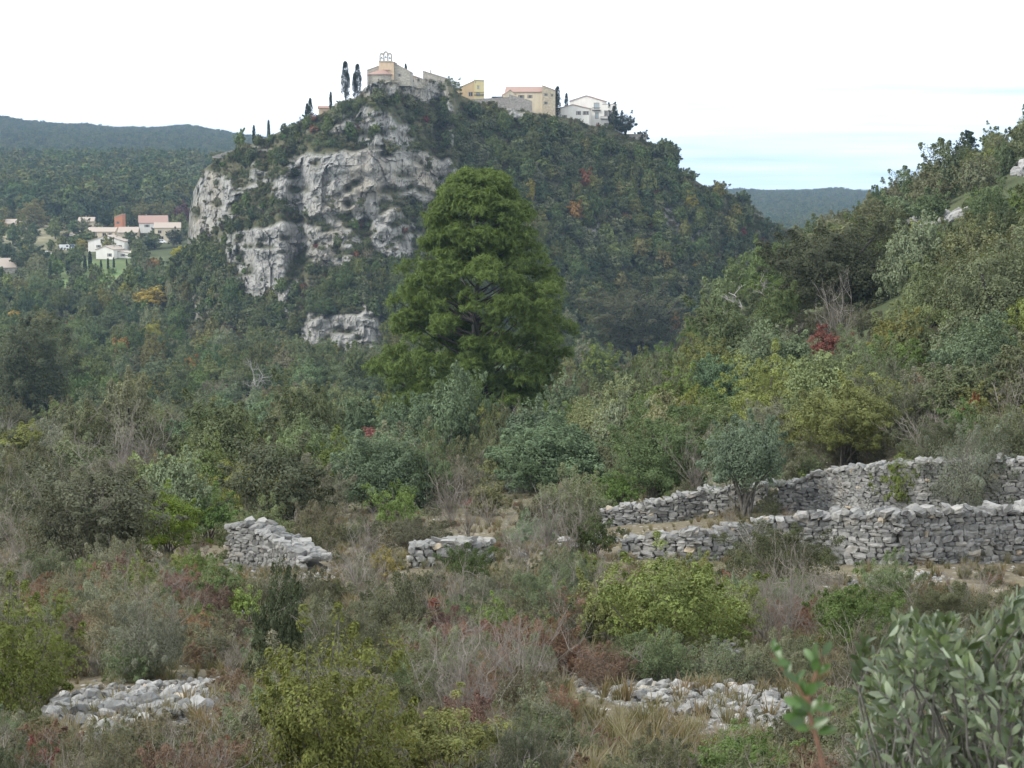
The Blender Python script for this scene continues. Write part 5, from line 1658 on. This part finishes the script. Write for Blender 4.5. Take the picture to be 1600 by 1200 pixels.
# juniper mass in the middle
fill('in the middle', [(470, 800), (470, 610), (600, 590), (960, 590), (1050, 600), (1050, 780), (960, 800)], 260,
     {'juniper': 62, 'scrub': 12, 'leafy': 12, 'oak': 10, 'bare': 5, 'leafy:red': 1.5}, {'*': (1.5, 2.7), 'bare': (1.0, 1.8), 'leafy:red': (0.3, 0.7)}, 'in the juniper thicket below the big pine', 0.42, 0.15)
fill('on the left slope', [(-60, 800), (-60, 640), (200, 625), (480, 600), (480, 800)], 230,
     {'oak': 30, 'scrub': 22, 'leafy': 22, 'juniper': 14, 'leafy:yellow': 5, 'bare': 5, 'leafy:red': 1.2, 'scrub:dark': 8}, {'*': (1.7, 3.3), 'leafy:red': (0.4, 0.8)}, 'on the scrubby left slope', 0.45, 0.16)
# wooded valley on the left
fill('in the valley', [(-60, 640), (-60, 438), (290, 425), (330, 400), (420, 500), (520, 570), (480, 620), (200, 640)], 420,
     {'oak': 58, 'broad': 26, 'broad:yellow': 4, 'broad:orange': 1.6, 'leafy': 6, 'scrub:dark': 6}, {'*': (2.6, 4.3), 'scrub:dark': (2.0, 3.0), 'broad:yellow': (2.0, 3.4), 'broad:orange': (2.0, 3.0)},
     'in the wooded valley left of the cliffs', 0.52, 0.2)
# right-hand slope
fill('on the right slope', [(900, 600), (930, 540), (1050, 460), (1180, 385), (1330, 345), (1460, 262), (1600, 205), (1680, 160), (1680, 560), (1300, 600)], 420,
     {'oak': 60, 'scrub:dark': 14, 'juniper': 10, 'leafy': 12, 'broad': 3, 'leafy:red': 0.6, 'bare': 3}, {'*': (1.8, 3.2), 'oak': (2.2, 3.8), 'scrub:dark': (1.2, 2.2), 'leafy:red': (0.8, 1.5)},
     'on the wooded right slope', 0.5, 0.2)
fill('below the right slope', [(1000, 700), (1000, 590), (1300, 575), (1680, 540), (1680, 660), (1300, 700)], 130,
     {'juniper': 30, 'leafy': 24, 'oak': 20, 'scrub': 16, 'leafy:yellow': 4, 'leafy:red': 1.5, 'bare': 6}, {'*': (1.6, 2.9), 'leafy:red': (0.5, 1.0)}, 'at the foot of the right slope', 0.5, 0.2)

# the village hill
_hz = lambda px, py: hill_at(px, py)[0]
def on_soil(lim):
    def f(px, py, b, key):
        _, rk_, sc_ = hill_at(px, py)
        return rk_ < lim and not (sc_ > 0.5 and random.random() < 0.75)
    return f
def inside_hill(px0, px1):
    c = [(p, np.interp(p, RIDGE[:, 0], RIDGE[:, 1]) + 5) for p in np.arange(px0, px1 + 1, 12)]
    d = [(p, np.interp(p, BASE[:, 0], BASE[:, 1])) for p in np.arange(px1, px0 - 1, -12)]
    return c + d
fill('on the hill flank', inside_hill(690, 1300), 1000, {'oak': 55, 'broad': 18, 'scrub:hill': 24, 'leafy:red': 0.9, 'broad:yellow': 0.8, 'broad:orange': 0.3},
     {'*': (1.7, 3.3), 'scrub:hill': (1.3, 2.2), 'leafy:red': (1.2, 2.2)}, 'on the shaded flank of the village hill', 0.36, 0.16, surface=_hz, ok=on_soil(0.5))
fill('on the hill face', inside_hill(300, 700), 700, {'scrub:hill': 66, 'oak': 18, 'leafy': 8, 'leafy:red': 3, 'scrub:dark': 8},
     {'*': (1.0, 2.1), 'oak': (1.5, 2.7), 'leafy:red': (0.9, 1.9)}, 'among the pale cliffs of the village hill', 0.36, 0.18, surface=_hz, ok=on_soil(0.35))
fill('along the ridge', [(p, np.interp(p, RIDGE[:, 0], RIDGE[:, 1]) + 0.3) for p in np.arange(312, 1062, 10)] + [(p, np.interp(p, RIDGE[:, 0], RIDGE[:, 1]) + 7) for p in np.arange(1062, 312, -10)], 130,
     {'scrub:hill': 8, 'oak': 3, 'leafy': 2, 'leafy:red': 1}, {'*': (0.6, 1.7), 'oak': (0.9, 1.9)}, 'on the skyline of the village hill', 0.5, 0.4, surface=_hz)
fill('below the cliffs', [(352, 500), (352, 455), (430, 450), (470, 470), (560, 430), (660, 410), (680, 480), (690, 575), (480, 590), (420, 555)], 220, {'oak': 8, 'broad': 2, 'scrub:hill': 3},
     {'*': (1.8, 3.4)}, 'at the foot of the pale cliffs', 0.42, 0.2, surface=_hz, ok=on_soil(0.55))
fill('under the cliff edge', [(230, 484), (262, 440), (288, 402), (300, 396), (330, 384), (356, 440), (366, 470), (366, 516), (300, 492)], 90, {'oak': 8, 'broad': 2}, {'*': (2.2, 3.4)}, 'under the left end of the cliffs', 0.45, 0.2,
     surface=_hz, ok=on_soil(0.6))
fill('behind the big pine', [(470, 640), (470, 575), (700, 575), (940, 570), (960, 610), (800, 640)], 110, {'oak': 8, 'broad': 4, 'scrub:dark': 1}, {'*': (2.4, 4.0)},
     'at the hill foot behind the big pine', 0.42, 0.16)
fill('pockets in the rock', inside_hill(300, 715), 210, {'scrub:hill': 8, 'scrub:dark': 2}, {'*': (0.35, 1.3)}, 'clinging to the bare cliff rock', 0.5, 0.25, surface=_hz,
     ok=lambda px, py, b, key: hill_at(px, py)[1] > 0.5 and vnoise([[px / 30, py / 22, 3.0]], 8)[0] > -0.1)
fill('among the hamlet', [(-40, 440), (-40, 346), (300, 340), (300, 400), (230, 432), (100, 440)], 120, {'broad': 6, 'oak': 5, 'broad:yellow': 1.2, 'leafy': 2, 'scrub:dark': 3},
     {'*': (2.0, 3.8), 'scrub:dark': (1.2, 2.4), 'leafy': (1.2, 2.2)}, 'around the hamlet in the valley', 0.5, 0.2)
print('fill', time.time() - T0, len(PLANTS))

# leave out what nearer plants hide completely
def cull(plants):
    buf = np.zeros((600, 800), np.uint8)
    keep = []
    for p in sorted(plants, key=lambda q: q['loc'].y):
        x0, y0, x1, y1 = screen_box(p)
        cx, cy, hw, hh = (x0 + x1) / 4, (y0 + y1) / 4, max(0.8, (x1 - x0) / 4), max(0.8, (y1 - y0) / 4)
        ix0, ix1, iy0, iy1 = int(max(0, cx - hw)), int(min(800, cx + hw + 1)), int(max(0, cy - hh)), int(min(600, cy + hh + 1))
        if ix0 >= ix1 or iy0 >= iy1: continue
        yy, xx = np.mgrid[iy0:iy1, ix0:ix1]
        m = ((xx - cx) / hw) ** 2 + ((yy - cy) / hh) ** 2 < 1.0
        b = buf[iy0:iy1, ix0:ix1]
        tot = m.sum()
        if tot == 0: continue
        vis = (m & (b < 2)).sum() / tot
        if p['hero'] or vis > 0.07:
            keep.append(p)
            if p['kind'] not in ('bare', 'dead'):
                m2 = ((xx - cx) / (hw * 0.72)) ** 2 + ((yy - cy) / (hh * 0.78)) ** 2 < 1.0
                b[m2] += 1
    return keep
PLANTS = cull(PLANTS)
print('kept', len(PLANTS))
# labels: say which one by the landmark it stands next to
MARKS = [('the juniper tree', 1166, 730), ('the round dark oak', 437, 760), ('the bright mastic shrub', 265, 815), ('the gnarled grey tree', 150, 810), ('the large left oak', 40, 580),
         ('the terebinth bush', 1040, 950), ('the dark box bush', 1212, 870), ('the wide grey bush', 1475, 950), ('the dark dome bush', 732, 880), ('the silvery bush', 240, 1000),
         ('the large olive bush', 30, 1040), ('the small-leaved front bush', 515, 1110), ('the slim juniper', 428, 980), ('the almond tree', 1320, 660), ('the wild olive', 1505, 740),
         ('the young pine', 690, 600), ('the bleached dead tree', 398, 598), ('the rust red bush', 1290, 540), ('the conical juniper', 706, 650), ('the broad juniper mound', 860, 710),
         ('the turquoise juniper mound', 585, 740), ('the tall right wall', 1450, 830), ('the highest wall', 1450, 760), ('the low grey wall', 1080, 850), ('the broken wall', 430, 850),
         ('the short low wall', 695, 865), ('the collapsed heap', 215, 1110), ('the pale scree', 1110, 1090), ('the upper terrace wall', 1090, 780), ('the rock outcrop', 1465, 340),
         ('the lone conifer', 1512, 225), ('the tall slope oak', 1310, 430), ('the forest edge oak', 1000, 505), ('the big pine', 745, 430), ('the yellow house', 741, 145), ('the white villa', 922, 178),
         ('the church', 604, 110), ('the long cream house', 826, 155), ('the upper cliff', 560, 275), ('the lower left cliff', 410, 400), ('the left cliff end', 325, 330), ('the lowest cliff', 530, 520),
         ('the cypress row', 120, 415), ('the stone barn', 5, 420), ('the white houses', 165, 390), ('the beige house', 262, 362), ('the last crag', 1048, 245), ('the yellow valley tree', 240, 465),
         ('the golden shrub', 30, 690), ('the close olive bush', 1480, 1080), ('the leafy twig', 1250, 1100), ('the bare grey shrub', 1232, 930)]
def relation(dx, dy):
    if abs(dx) > 1.6 * abs(dy): return 'right of' if dx > 0 else 'left of'
    if abs(dy) > 1.6 * abs(dx): return 'below' if dy > 0 else 'above'
    return ('below right of' if dx > 0 else 'below left of') if dy > 0 else ('above right of' if dx > 0 else 'above left of')
slots = {}
for p in PLANTS:
    if p['hero']: continue
    x0, y0, x1, y1 = screen_box(p)
    cx, cy = (x0 + x1) / 2, (y0 + y1) / 2
    dist = [math.hypot(cx - m[1], cy - m[2]) for m in MARKS]
    k = int(np.argmin(dist)); m = MARKS[k]
    p['base'] = p['group'].split(' in the ')[0].split(' on the ')[0].split(' around')[0].split(' at the')[0].split(' behind')[0].split(' between')[0].split(' below')[0].split(' under')[0].split(' among')[0].split(' pockets')[0].split(' rust patch')[0].split(' centre')[0]
    slots.setdefault((p['base'], relation(cx - m[1], cy - m[2]), m[0]), []).append((dist[k], p))
RANK = ['nearest it', 'second nearest it', 'third nearest it', 'fourth nearest it', 'fifth nearest it', 'sixth nearest it', 'seventh nearest it', 'eighth nearest it']
for (base, rel, mark), lst in slots.items():
    lst.sort(key=lambda a: a[0])
    for j, (_, p) in enumerate(lst):
        if j < len(RANK):
            p['label'] = '%s %s %s' % (base, rel, mark) + (', ' + RANK[j] if len(lst) > 1 else '')
        else:
            p['label'] = '%s %s %s, farther off' % (base, rel, mark); p['group'] = '%s %s %s' % (base, rel, mark)
by = {}
for p in PLANTS: by.setdefault(p['name'], []).append(p)
STUFF_WORDS = {'oak': 'more grey green oaks massed between the others', 'scrub': 'more low scrub filling the gaps', 'leafy': 'more leafy shrubs filling the gaps',
               'juniper': 'more junipers filling the thicket', 'bare': 'more leafless twigs between the bushes', 'broad': 'more broadleaf trees massed in the valley'}
for nm, ps in by.items():
    ps.sort(key=lambda p: (not p['hero'], -p['R'] / p['loc'].y))
    for p in ps[:300]: build_plant(p)
    rest = ps[300:]
    if rest:
        kd = rest[0]['kind']
        big = max(p['R'] * 1920 / p['loc'].y for p in rest)
        pal = PALETTE[kd] if nm == NAME[kd] else [v for (k_, t_), v in TINT.items() if v[0] == nm][0][1]
        objs = tinted(kd, 1 if big > 13 else 2, pal, pre=nm)
        scatter('undergrowth', [tuple(p['loc']) for p in rest], [p['R'] for p in rest], objs, STUFF_WORDS[kd] + (' on the hill' if nm == 'hill_shrub' else ''), CAT[kd])
        print('stuff', nm, len(rest))
print('built', time.time() - T0, len(bpy.data.objects))

# ------------------------------------------------------------------ the big pine
def big_pine():
    D = 140.0
    s = D / FPX
    env = np.array([(262, -8, 10), (272, -28, 32), (288, -48, 52), (310, -64, 70), (340, -78, 86), (372, -84, 98), (402, -88, 106), (422, -122, 136), (460, -136, 146), (500, -140, 148), (540, -148, 150), (575, -148, 146), (615, -136, 134), (640, -124, 122)], float)
    base = at_ground(745, 642)
    base = Vector((at(745, 600, D).x, D, base.z if abs(base.y - D) < 30 else -18.5))
    r = np.random.default_rng(77)
    root = thing('pine_tree', 'big bushy green pine towering in the middle before the cliffs', 'tree', base)
    ztop = at(745, 262, D).z - base.z
    def halfw(z, az):
        py = 262 + (ztop - z) / s
        l_, r_ = np.interp(py, env[:, 0], -env[:, 1]) * s, np.interp(py, env[:, 0], env[:, 2]) * s
        c = 0.5 + 0.5 * math.cos(az)
        return l_ * (1 - c) + r_ * c
    zlow = ztop - (632 - 262) * s
    wood, PC, PO, PR = [], [], [], []
    wood.append(tube([(0, 0, -1), (0.1, 0, 3), (-0.1, 0.1, 7), (0.1, 0, 11), (0, 0, ztop - .4)], [.42, .36, .27, .15, .04], 8))
    for k in range(500):
        f = r.random() ** 1.1
        z = zlow + (ztop - 0.5 - zlow) * f
        az = r.random() * 6.283
        hw = halfw(z, az)
        rad = hw * (0.45 + 0.55 * r.random() ** 0.55)
        pr = r.uniform(0.75, 1.35) * min(1.0, 0.45 + hw / 5)
        rad = max(0, rad - pr * 0.42)
        lump_ = 1 + 0.24 * float(vnoise([[math.cos(az) * 1.6, math.sin(az) * 1.6, z * 0.45]], 5)[0])
        rad *= lump_
        tip = np.array([math.cos(az) * rad, math.sin(az) * rad, z])
        p0 = np.array([0, 0, max(0.8, z - 0.42 * rad - 0.3)])
        ts = np.linspace(0, 1, 6)[:, None]
        mid = (p0 + tip) / 2 + np.array([0, 0, -0.08 * rad]) + r.normal(size=3) * 0.15
        pts = (1 - ts) ** 2 * p0 + 2 * (1 - ts) * ts * mid + ts ** 2 * tip
        if k % 4 == 0: wood.append(tube(pts, np.linspace(0.10, 0.02, 6) * (0.5 + rad / 8), 4))
        PC.append(tip); PO.append(unit(np.array([math.cos(az), math.sin(az), 0.55 + 0.6 * f]))); PR.append(pr)
    # pads of foliage -> tufts on their upper and outer side -> needles
    C, O = [], []
    for c0, o0, pr in zip(PC, PO, PR):
        m = int(34 * pr ** 1.5) + 6
        d = unit(rand_dir(r, m) + o0 * 0.55 + np.array([0, 0, 0.25]))
        q = d * (r.random((m, 1)) ** 0.4) * pr * np.array([1, 1, 0.62])
        C.append(c0 + q); O.append(unit(o0 * 0.7 + d * 0.6 + np.array([0, 0, 0.35])))
    C, O = np.concatenate(C), np.concatenate(O)
    V, F, lv = clump_leaves(r, C, r.uniform(0.14, 0.24, len(C)), O, 11, 0.46, 0.115, 'spray', 0.9, 0.6, 0.45)
    wv, wf = join(wood)
    link('trunk', mesh_np('trunk', wv, wf, [M_DARKBARK], smooth=True), root)
    c = link('crown', mesh_np('crown', V, F, [M_NEEDLE], attrs={'lv': lv}), root)
    c.color = (0.112, 0.150, 0.040, 1)
    print('pine', len(C), len(F))
big_pine()

# ------------------------------------------------------------------ close foliage at the lower right
def leaf_blade(curl=0.12, wid=0.36):
    n = 7
    y = np.linspace(0, 1, n)
    w = wid * 0.5 * np.sin(np.pi * np.clip(y * 0.94 + 0.03, 0, 1)) ** 0.72
    z = curl * (y - 0.1) ** 2 * -1.0
    V, F = [], []
    for k in range(n):
        V += [(-w[k], y[k], z[k] + w[k] * 0.32), (0, y[k], z[k]), (w[k], y[k], z[k] + w[k] * 0.32)]
    for k in range(n - 1):
        for j in (0, 1): F.append((k * 3 + j, k * 3 + j + 1, k * 3 + j + 4, k * 3 + j + 3))
    return np.array(V), np.array(F)
BLADES = [leaf_blade(0.10, 0.36), leaf_blade(0.3, 0.33), leaf_blade(-0.12, 0.40)]
def two_sided_leaf(name, upper, under):
    m, n, l = new_mat(name)
    out = n.new('ShaderNodeOutputMaterial'); ge = n.new('ShaderNodeNewGeometry'); oi = n.new('ShaderNodeObjectInfo'); tc = n.new('ShaderNodeTexCoord')
    c = mixc(n, l, ge.outputs['Backfacing'], upper, under)
    no = N(n, 'ShaderNodeTexNoise', Scale=40.0, Detail=3.0); l.new(ge.outputs['Position'], no.inputs['Vector'])
    c = mixc(n, l, 1.0, c, ramp(n, l, no.outputs['Fac'], [(0.3, g(0.75)), (0.7, g(1.2))]), 'MULTIPLY')
    c = mixc(n, l, 1.0, c, ramp(n, l, oi.outputs['Random'], [(0.0, g(0.7)), (1.0, g(1.3))]), 'MULTIPLY')
    pb = N(n, 'ShaderNodeBsdfPrincipled', Roughness=0.36); l.new(c, pb.inputs['Base Color']); pb.inputs['Specular IOR Level'].default_value = 0.55
    tr = n.new('ShaderNodeBsdfTranslucent'); l.new(mixc(n, l, 1.0, c, (1.3, 1.4, 0.6), 'MULTIPLY'), tr.inputs['Color'])
    mx = n.new('ShaderNodeMixShader'); mx.inputs[0].default_value = 0.25
    l.new(pb.outputs[0], mx.inputs[1]); l.new(tr.outputs[0], mx.inputs[2]); l.new(mx.outputs[0], out.inputs[0])
    return m
M_OLIVE = two_sided_leaf('olive_leaf', (0.078, 0.104, 0.050), (0.22, 0.25, 0.18))
M_BOX = two_sided_leaf('fresh_leaf', (0.042, 0.085, 0.016), (0.085, 0.13, 0.04))
OLIVE_ME = [mesh_np('olive_leaf', V, F, [M_OLIVE], smooth=True) for V, F in BLADES]
BOX_ME = [mesh_np('fresh_leaf', V * np.array([1.35, 1, 1]), F, [M_BOX], smooth=True) for V, F in BLADES]

def leaf_matrix(p, axis, nrm, L):
    y = Vector(axis).normalized(); z = Vector(nrm); z = (z - y * z.dot(y)).normalized(); x = y.cross(z)
    return Matrix(((x.x * L, y.x * L, z.x * L, p[0]), (x.y * L, y.y * L, z.y * L, p[1]), (x.z * L, y.z * L, z.z * L, p[2]), (0, 0, 0, 1)))

def close_bush():
    r = np.random.default_rng(5)
    top = np.array([(1325, 1075), (1345, 1010), (1370, 985), (1430, 960), (1480, 972), (1515, 1000), (1550, 955), (1600, 932), (1680, 905), (1760, 930)], float)
    foot = at_ground(1620, 1200); D = 4.0
    gz = float(ground_z([1.15], [D])[0])
    root = thing('olive_bush', 'close olive bush with grey green leaves at the lower right corner', 'bush', (1.15, D, gz))
    stems, leaves = [], []
    for k in range(250):
        px = r.uniform(1335, 1720)
        tp = np.interp(px, top[:, 0], top[:, 1])
        py = tp + (r.random() ** 0.9) * 310 if k > 46 else tp + r.uniform(0, 16)
        d = r.uniform(3.6, 4.7) if k < 170 else r.uniform(3.45, 3.8)
        tip = np.array(at(px, py, d))
        lean = (px - 1560) / 420
        dirv = unit(np.array([lean * 0.9 + r.normal() * 0.5, -0.2 + r.normal() * 0.4, 0.9]))
        ln = r.uniform(0.10, 0.17)
        n = 7
        pts = np.array([tip - dirv * ln * (1 - f) - np.array([0, 0, 0.03]) * (1 - f) ** 2 for f in np.linspace(0, 1, n)])
        b = np.array([1.15 + r.normal() * 0.22, D + 0.3 + r.normal() * 0.25, gz + 0.1])
        way = np.array([pts[0] * (1 - t) + b * t + np.array([0, 0, 0.22 * math.sin(3.14 * t) * 0.6]) for t in np.linspace(1, 0.12, 6)])
        stems.append(tube(np.concatenate([way, pts]), np.concatenate([np.linspace(0.0045, 0.0024, 6), np.linspace(0.0022, 0.001, n)]), 5))
        nl = r.integers(5, 8)
        for j in range(nl):
            f = 0.08 + 0.92 * j / (nl - 1)
            p = tip - dirv * ln * (1 - f)
            az = j * 1.5708 + r.normal() * 0.3
            e1 = unit(np.cross(dirv, np.array([0.3, 1, 0.2]))); e2 = np.cross(dirv, e1)
            for sgn in (0, math.pi):
                rad = math.cos(az + sgn) * e1 + math.sin(az + sgn) * e2
                opn = 0.95 - 0.55 * f
                ax = unit(rad * opn + dirv * (0.75 + 0.3 * f) + r.normal(size=3) * 0.12)
                nr = unit(dirv * 0.7 - rad * 0.5 + np.array([0, -0.55, 0]) + r.normal(size=3) * 0.25) * (-1 if r.random() < 0.25 else 1)
                leaves.append((p, ax, nr, r.uniform(0.033, 0.050) * (1 - 0.18 * f)))
    V, F = join(stems)
    link('branches', mesh_np('branches', V - np.array(root.location), F, [M_BARK], smooth=True), root)
    def score(lf):
        q = lf[0]; x, y = proj(*q)
        inside = (-20 < x < 1610) and (900 < y < 1215)
        return (0 if inside else 1, q[1])
    leaves.sort(key=score)
    il = Matrix.Translation(-Vector(root.location))
    for lf in leaves[:300]:
        o = link('leaf', random.choice(OLIVE_ME), root)
        o.matrix_local = il @ leaf_matrix(*lf)
    parts = []
    for lf in leaves[300:]:
        V, F = random.choice(BLADES)
        m = np.array(il @ leaf_matrix(*lf))
        parts.append((V @ m[:3, :3].T + m[:3, 3], F))
    V, F = join(parts)
    tag(link('leaves', mesh_np('leaves', V, F, [M_OLIVE], smooth=True), root), kind='stuff')
close_bush()

def close_twig():
    r = np.random.default_rng(8)
    D = 1.55
    gz = float(ground_z([0.3], [D])[0])
    root = thing('leafy_twig', 'blurred reddish twig with bright green leaves very close at the bottom right', 'twig', (0.30, D, gz))
    P = lambda px, py, d=D: np.array(at(px, py, d))
    main = np.array([[0.30, D + 0.05, gz], P(1300, 1330), P(1292, 1230), P(1280, 1170), P(1266, 1120), P(1262, 1085), P(1272, 1060), P(1285, 1025)])
    side = np.array([P(1264, 1100), P(1245, 1070), P(1225, 1050), P(1205, 1020)])
    V, F = join([tube(main, [.003, .0027, .0024, .002, .0017, .0014, .0011, .0007], 6), tube(side, [.0013, .0011, .0009, .0006], 6)])
    link('stem', mesh_np('stem', V - np.array(root.location), F, [M_REDSTEM], smooth=True), root)
    il = Matrix.Translation(-Vector(root.location))
    spots = [(1285, 1025, -.1, 1), (1285, 1028, .6, .9), (1278, 1048, -.8, .8), (1274, 1060, .8, .8), (1262, 1085, -.5, 1), (1262, 1085, .5, 1), (1256, 1100, -1.2, 1), (1270, 1105, 1.2, 1), (1250, 1115, -1.6, 1),
             (1262, 1125, -.9, 1.1), (1272, 1130, .9, 1.1), (1255, 1140, -1.4, 1), (1245, 1072, -.7, .9), (1228, 1054, .3, .8), (1212, 1030, -.3, .9), (1205, 1022, .1, .7), (1220, 1046, -1.2, .9), (1240, 1062, .5, .8), (1268, 1112, .3, 1), (1258, 1092, -.2, 1), (1270, 1140, 1.4, 1), (1263, 1150, -1.1, 1), (1276, 1052, .2, .9), (1280, 1036, -.7, .8), (1266, 1075, 1.0, .9), (1250, 1128, -.4, 1), (1262, 1105, -.8, 1.1)]
    for (px, py, a, k) in spots:
        p = P(px, py) + r.normal(size=3) * 0.003
        ax = np.array([math.sin(a), r.normal() * 0.35, math.cos(a) * 0.9])
        nr = np.array([-math.cos(a) * 0.4 + r.normal() * .4, -0.8, math.sin(a) * 0.4 + 0.5])
        o = link('leaf', random.choice(BOX_ME), root)
        o.matrix_local = il @ leaf_matrix(p, ax, nr, 0.017 * k)
close_twig()

# ------------------------------------------------------------------ stuff: grass, undergrowth, far woods
def grass_tuft(seed, n=46, h=0.42):
    r = np.random.default_rng(seed)
    V, F = [], []
    for k in range(n):
        a = r.random() * 6.283; b = np.array([math.cos(a), math.sin(a), 0]) * r.random() * 0.07
        d = np.array([math.cos(a) * r.uniform(.1, .7), math.sin(a) * r.uniform(.1, .7), 1.0]); d = unit(d)
        L = h * r.uniform(0.5, 1.15); w = r.uniform(0.004, 0.008)
        sd_ = np.array([-math.sin(a), math.cos(a), 0]) * w
        m = b + d * L * 0.55; t = b + d * L * 0.9 + np.array([d[0], d[1], -0.5]) * L * 0.22
        i0 = len(V)
        V += [b - sd_, b + sd_, m + sd_ * .8, m - sd_ * .8, t + sd_ * .2, t - sd_ * .2]
        F += [(i0, i0 + 1, i0 + 2, i0 + 3), (i0 + 3, i0 + 2, i0 + 4, i0 + 5)]
    return np.array(V), np.array(F)
M_STRAW = leaf_material('dry_grass', [(0.22, 0.18, 0.11), (0.17, 0.15, 0.09), (0.13, 0.13, 0.068), (0.24, 0.205, 0.14)], 0.3, 0.7, 0.1)
gobs = [bpy.data.objects.new('grass_kind_%d' % k, mesh_np('grass_tuft', *grass_tuft(k), [M_STRAW])) for k in range(5)]
def strew(n, d0, d1, u0=-0.29, u1=0.29, dens=None, power=1.0):
    d = np.exp(rng.uniform(math.log(d0), math.log(d1), n)) if power == 0 else np.sqrt(rng.uniform(d0 ** 2, d1 ** 2, n))
    u = rng.uniform(u0, u1, n)
    x, y = u * d, d
    z = ground_z(x, y)
    P = np.stack([x, y, z], 1)
    if dens is not None:
        P = P[rng.random(len(P)) < dens(P)]
    return P
P = strew(19000, 7, 95, power=0, dens=lambda P: np.clip(0.45 + 0.9 * fbm(P / 4.0, 3, 5), 0.05, 1))
px_, py_ = proj(P[:, 0], P[:, 1], P[:, 2])
bad = np.zeros(len(P), bool)
for (a0, b0, a1, b1, dep) in KEEP: bad |= (px_ > a0 - 6) & (px_ < a1 + 6) & (py_ > b0) & (py_ < b1 + 26) & (P[:, 1] < dep + 2)
P = P[~bad | (rng.random(len(P)) < 0.55)]
scatter('dry_grass', P, rng.uniform(0.35, 1.0, len(P)), gobs, 'dry straw coloured grass tufts between the bushes', 'grass')

low = tinted('scrub', 1, [(0.13, 0.14, 0.08), (0.105, 0.12, 0.06), (0.16, 0.15, 0.10), (0.165, 0.115, 0.08), (0.10, 0.10, 0.06)], pre='low') + tinted('bare', 1, [(1, 1, 1)] * 3, pre='low')
P = strew(3600, 7.5, 90, power=0, dens=lambda P: np.clip(0.6 + 0.9 * fbm(P / 3.0 + 40, 3, 15), 0.05, 1))
px_, py_ = proj(P[:, 0], P[:, 1], P[:, 2])
bad = np.zeros(len(P), bool)
for (a0, b0, a1, b1, dep) in KEEP: bad |= (px_ > a0 - 6) & (px_ < a1 + 6) & (py_ > b0) & (py_ < b1 + 26) & (P[:, 1] < dep + 2)
P = P[~bad]
scatter('undergrowth', P, rng.uniform(0.14, 0.36, len(P)), low, 'low twiggy undergrowth covering the ground between the bushes', 'undergrowth')

# pebbles: strewn thinly everywhere near, thickly on the scree
pob = [bpy.data.objects.new('pebble_kind_%d' % k, m_) for k, m_ in enumerate(RUBBLE_ME[:6])]
P = strew(6500, 8, 60, power=0, dens=lambda P: np.clip(0.25 + 1.3 * fbm(P / 2.2 + 70, 3, 25), 0.02, 1))
Q = []
for (poly, n_) in (([(880, 1066), (960, 1036), (1180, 1046), (1260, 1085), (1275, 1160), (1220, 1190), (1030, 1130)], 2600), ([(1320, 912), (1400, 890), (1480, 896), (1460, 930), (1395, 955)], 700),
                   ([(70, 1160), (84, 1090), (345, 1060), (350, 1110), (200, 1170)], 700), ([(330, 958), (345, 932), (540, 932), (540, 958)], 400), ([(345, 905), (360, 884), (520, 888), (530, 905)], 300)):
    poly = np.array(poly, float)
    for _ in range(n_ * 3):
        a_, b_ = random.uniform(poly[:, 0].min(), poly[:, 0].max()), random.uniform(poly[:, 1].min(), poly[:, 1].max())
        if in_poly(np.array([a_]), np.array([b_]), poly)[0]: Q.append(tuple(at_ground(a_, b_)))
P = np.concatenate([P, np.array(Q)])
scatter('gravel', P, 0.025 + 0.075 * rng.random(len(P)) ** 2.2, pob, 'loose pale gravel strewn over the dry ground', 'gravel')
# low growth on the hill's soil
sel = np.argwhere((rsm < 0.4) & (rng.random(rsm.shape) < 0.05) & (PXg > 290))
P = np.array([(XH[a_, b_], YH[a_, b_], ZH[a_, b_]) for a_, b_ in sel])
lowh = tinted('scrub', 2, [(0.10, 0.115, 0.055), (0.125, 0.13, 0.07), (0.085, 0.10, 0.05), (0.14, 0.125, 0.08)], pre='lowhill')
scatter('ground_cover', P, rng.uniform(0.35, 1.0, len(P)), lowh, 'low green growth covering the soil of the village hill', 'ground cover')
woods = tinted('broad', 2, [(0.10, 0.135, 0.048), (0.08, 0.115, 0.045), (0.135, 0.15, 0.055), (0.112, 0.128, 0.058)], pre='wood') + tinted('oak', 2, [(0.072, 0.094, 0.044), (0.10, 0.115, 0.056), (0.092, 0.108, 0.046)], pre='wood')
P = strew(2900, 880, 1480, -0.30, -0.13)
scatter('forest', P, 2.6 + 5.4 * rng.random(len(P)) ** 1.6, woods, 'dense green forest band behind the hamlet', 'forest')
P = strew(9000, 1480, 2700, -0.30, -0.09)
scatter('forest', P - np.array([0, 0, 1.0]), rng.uniform(2.6, 4.6, len(P)), woods, 'bluish wooded hillside on the left horizon', 'forest')
P = strew(8500, 1200, 3150, 0.09, 0.215)
scatter('forest', P - np.array([0, 0, 1.0]), rng.uniform(2.8, 5.2, len(P)), woods, 'hazy blue wooded ridge in the gap on the right', 'forest')

# ------------------------------------------------------------------ the air between
def haze():
    V, F = box(-3900, 3900, -60, 6200, -140, 150)
    m, n, l = new_mat('haze')
    out = n.new('ShaderNodeOutputMaterial')
    pv = n.new('ShaderNodeVolumePrincipled')
    pv.inputs['Color'].default_value = (0.49, 0.70, 1.0, 1)
    pv.inputs['Density'].default_value = 0.000098
    pv.inputs['Anisotropy'].default_value = 0.1
    l.new(pv.outputs[0], out.inputs['Volume'])
    tag(link('haze', mesh_np('haze', V, F, [m])), 'thin bluish haze hanging over the whole valley', 'haze', kind='stuff')
haze()
print('done', time.time() - T0, len(bpy.data.objects))
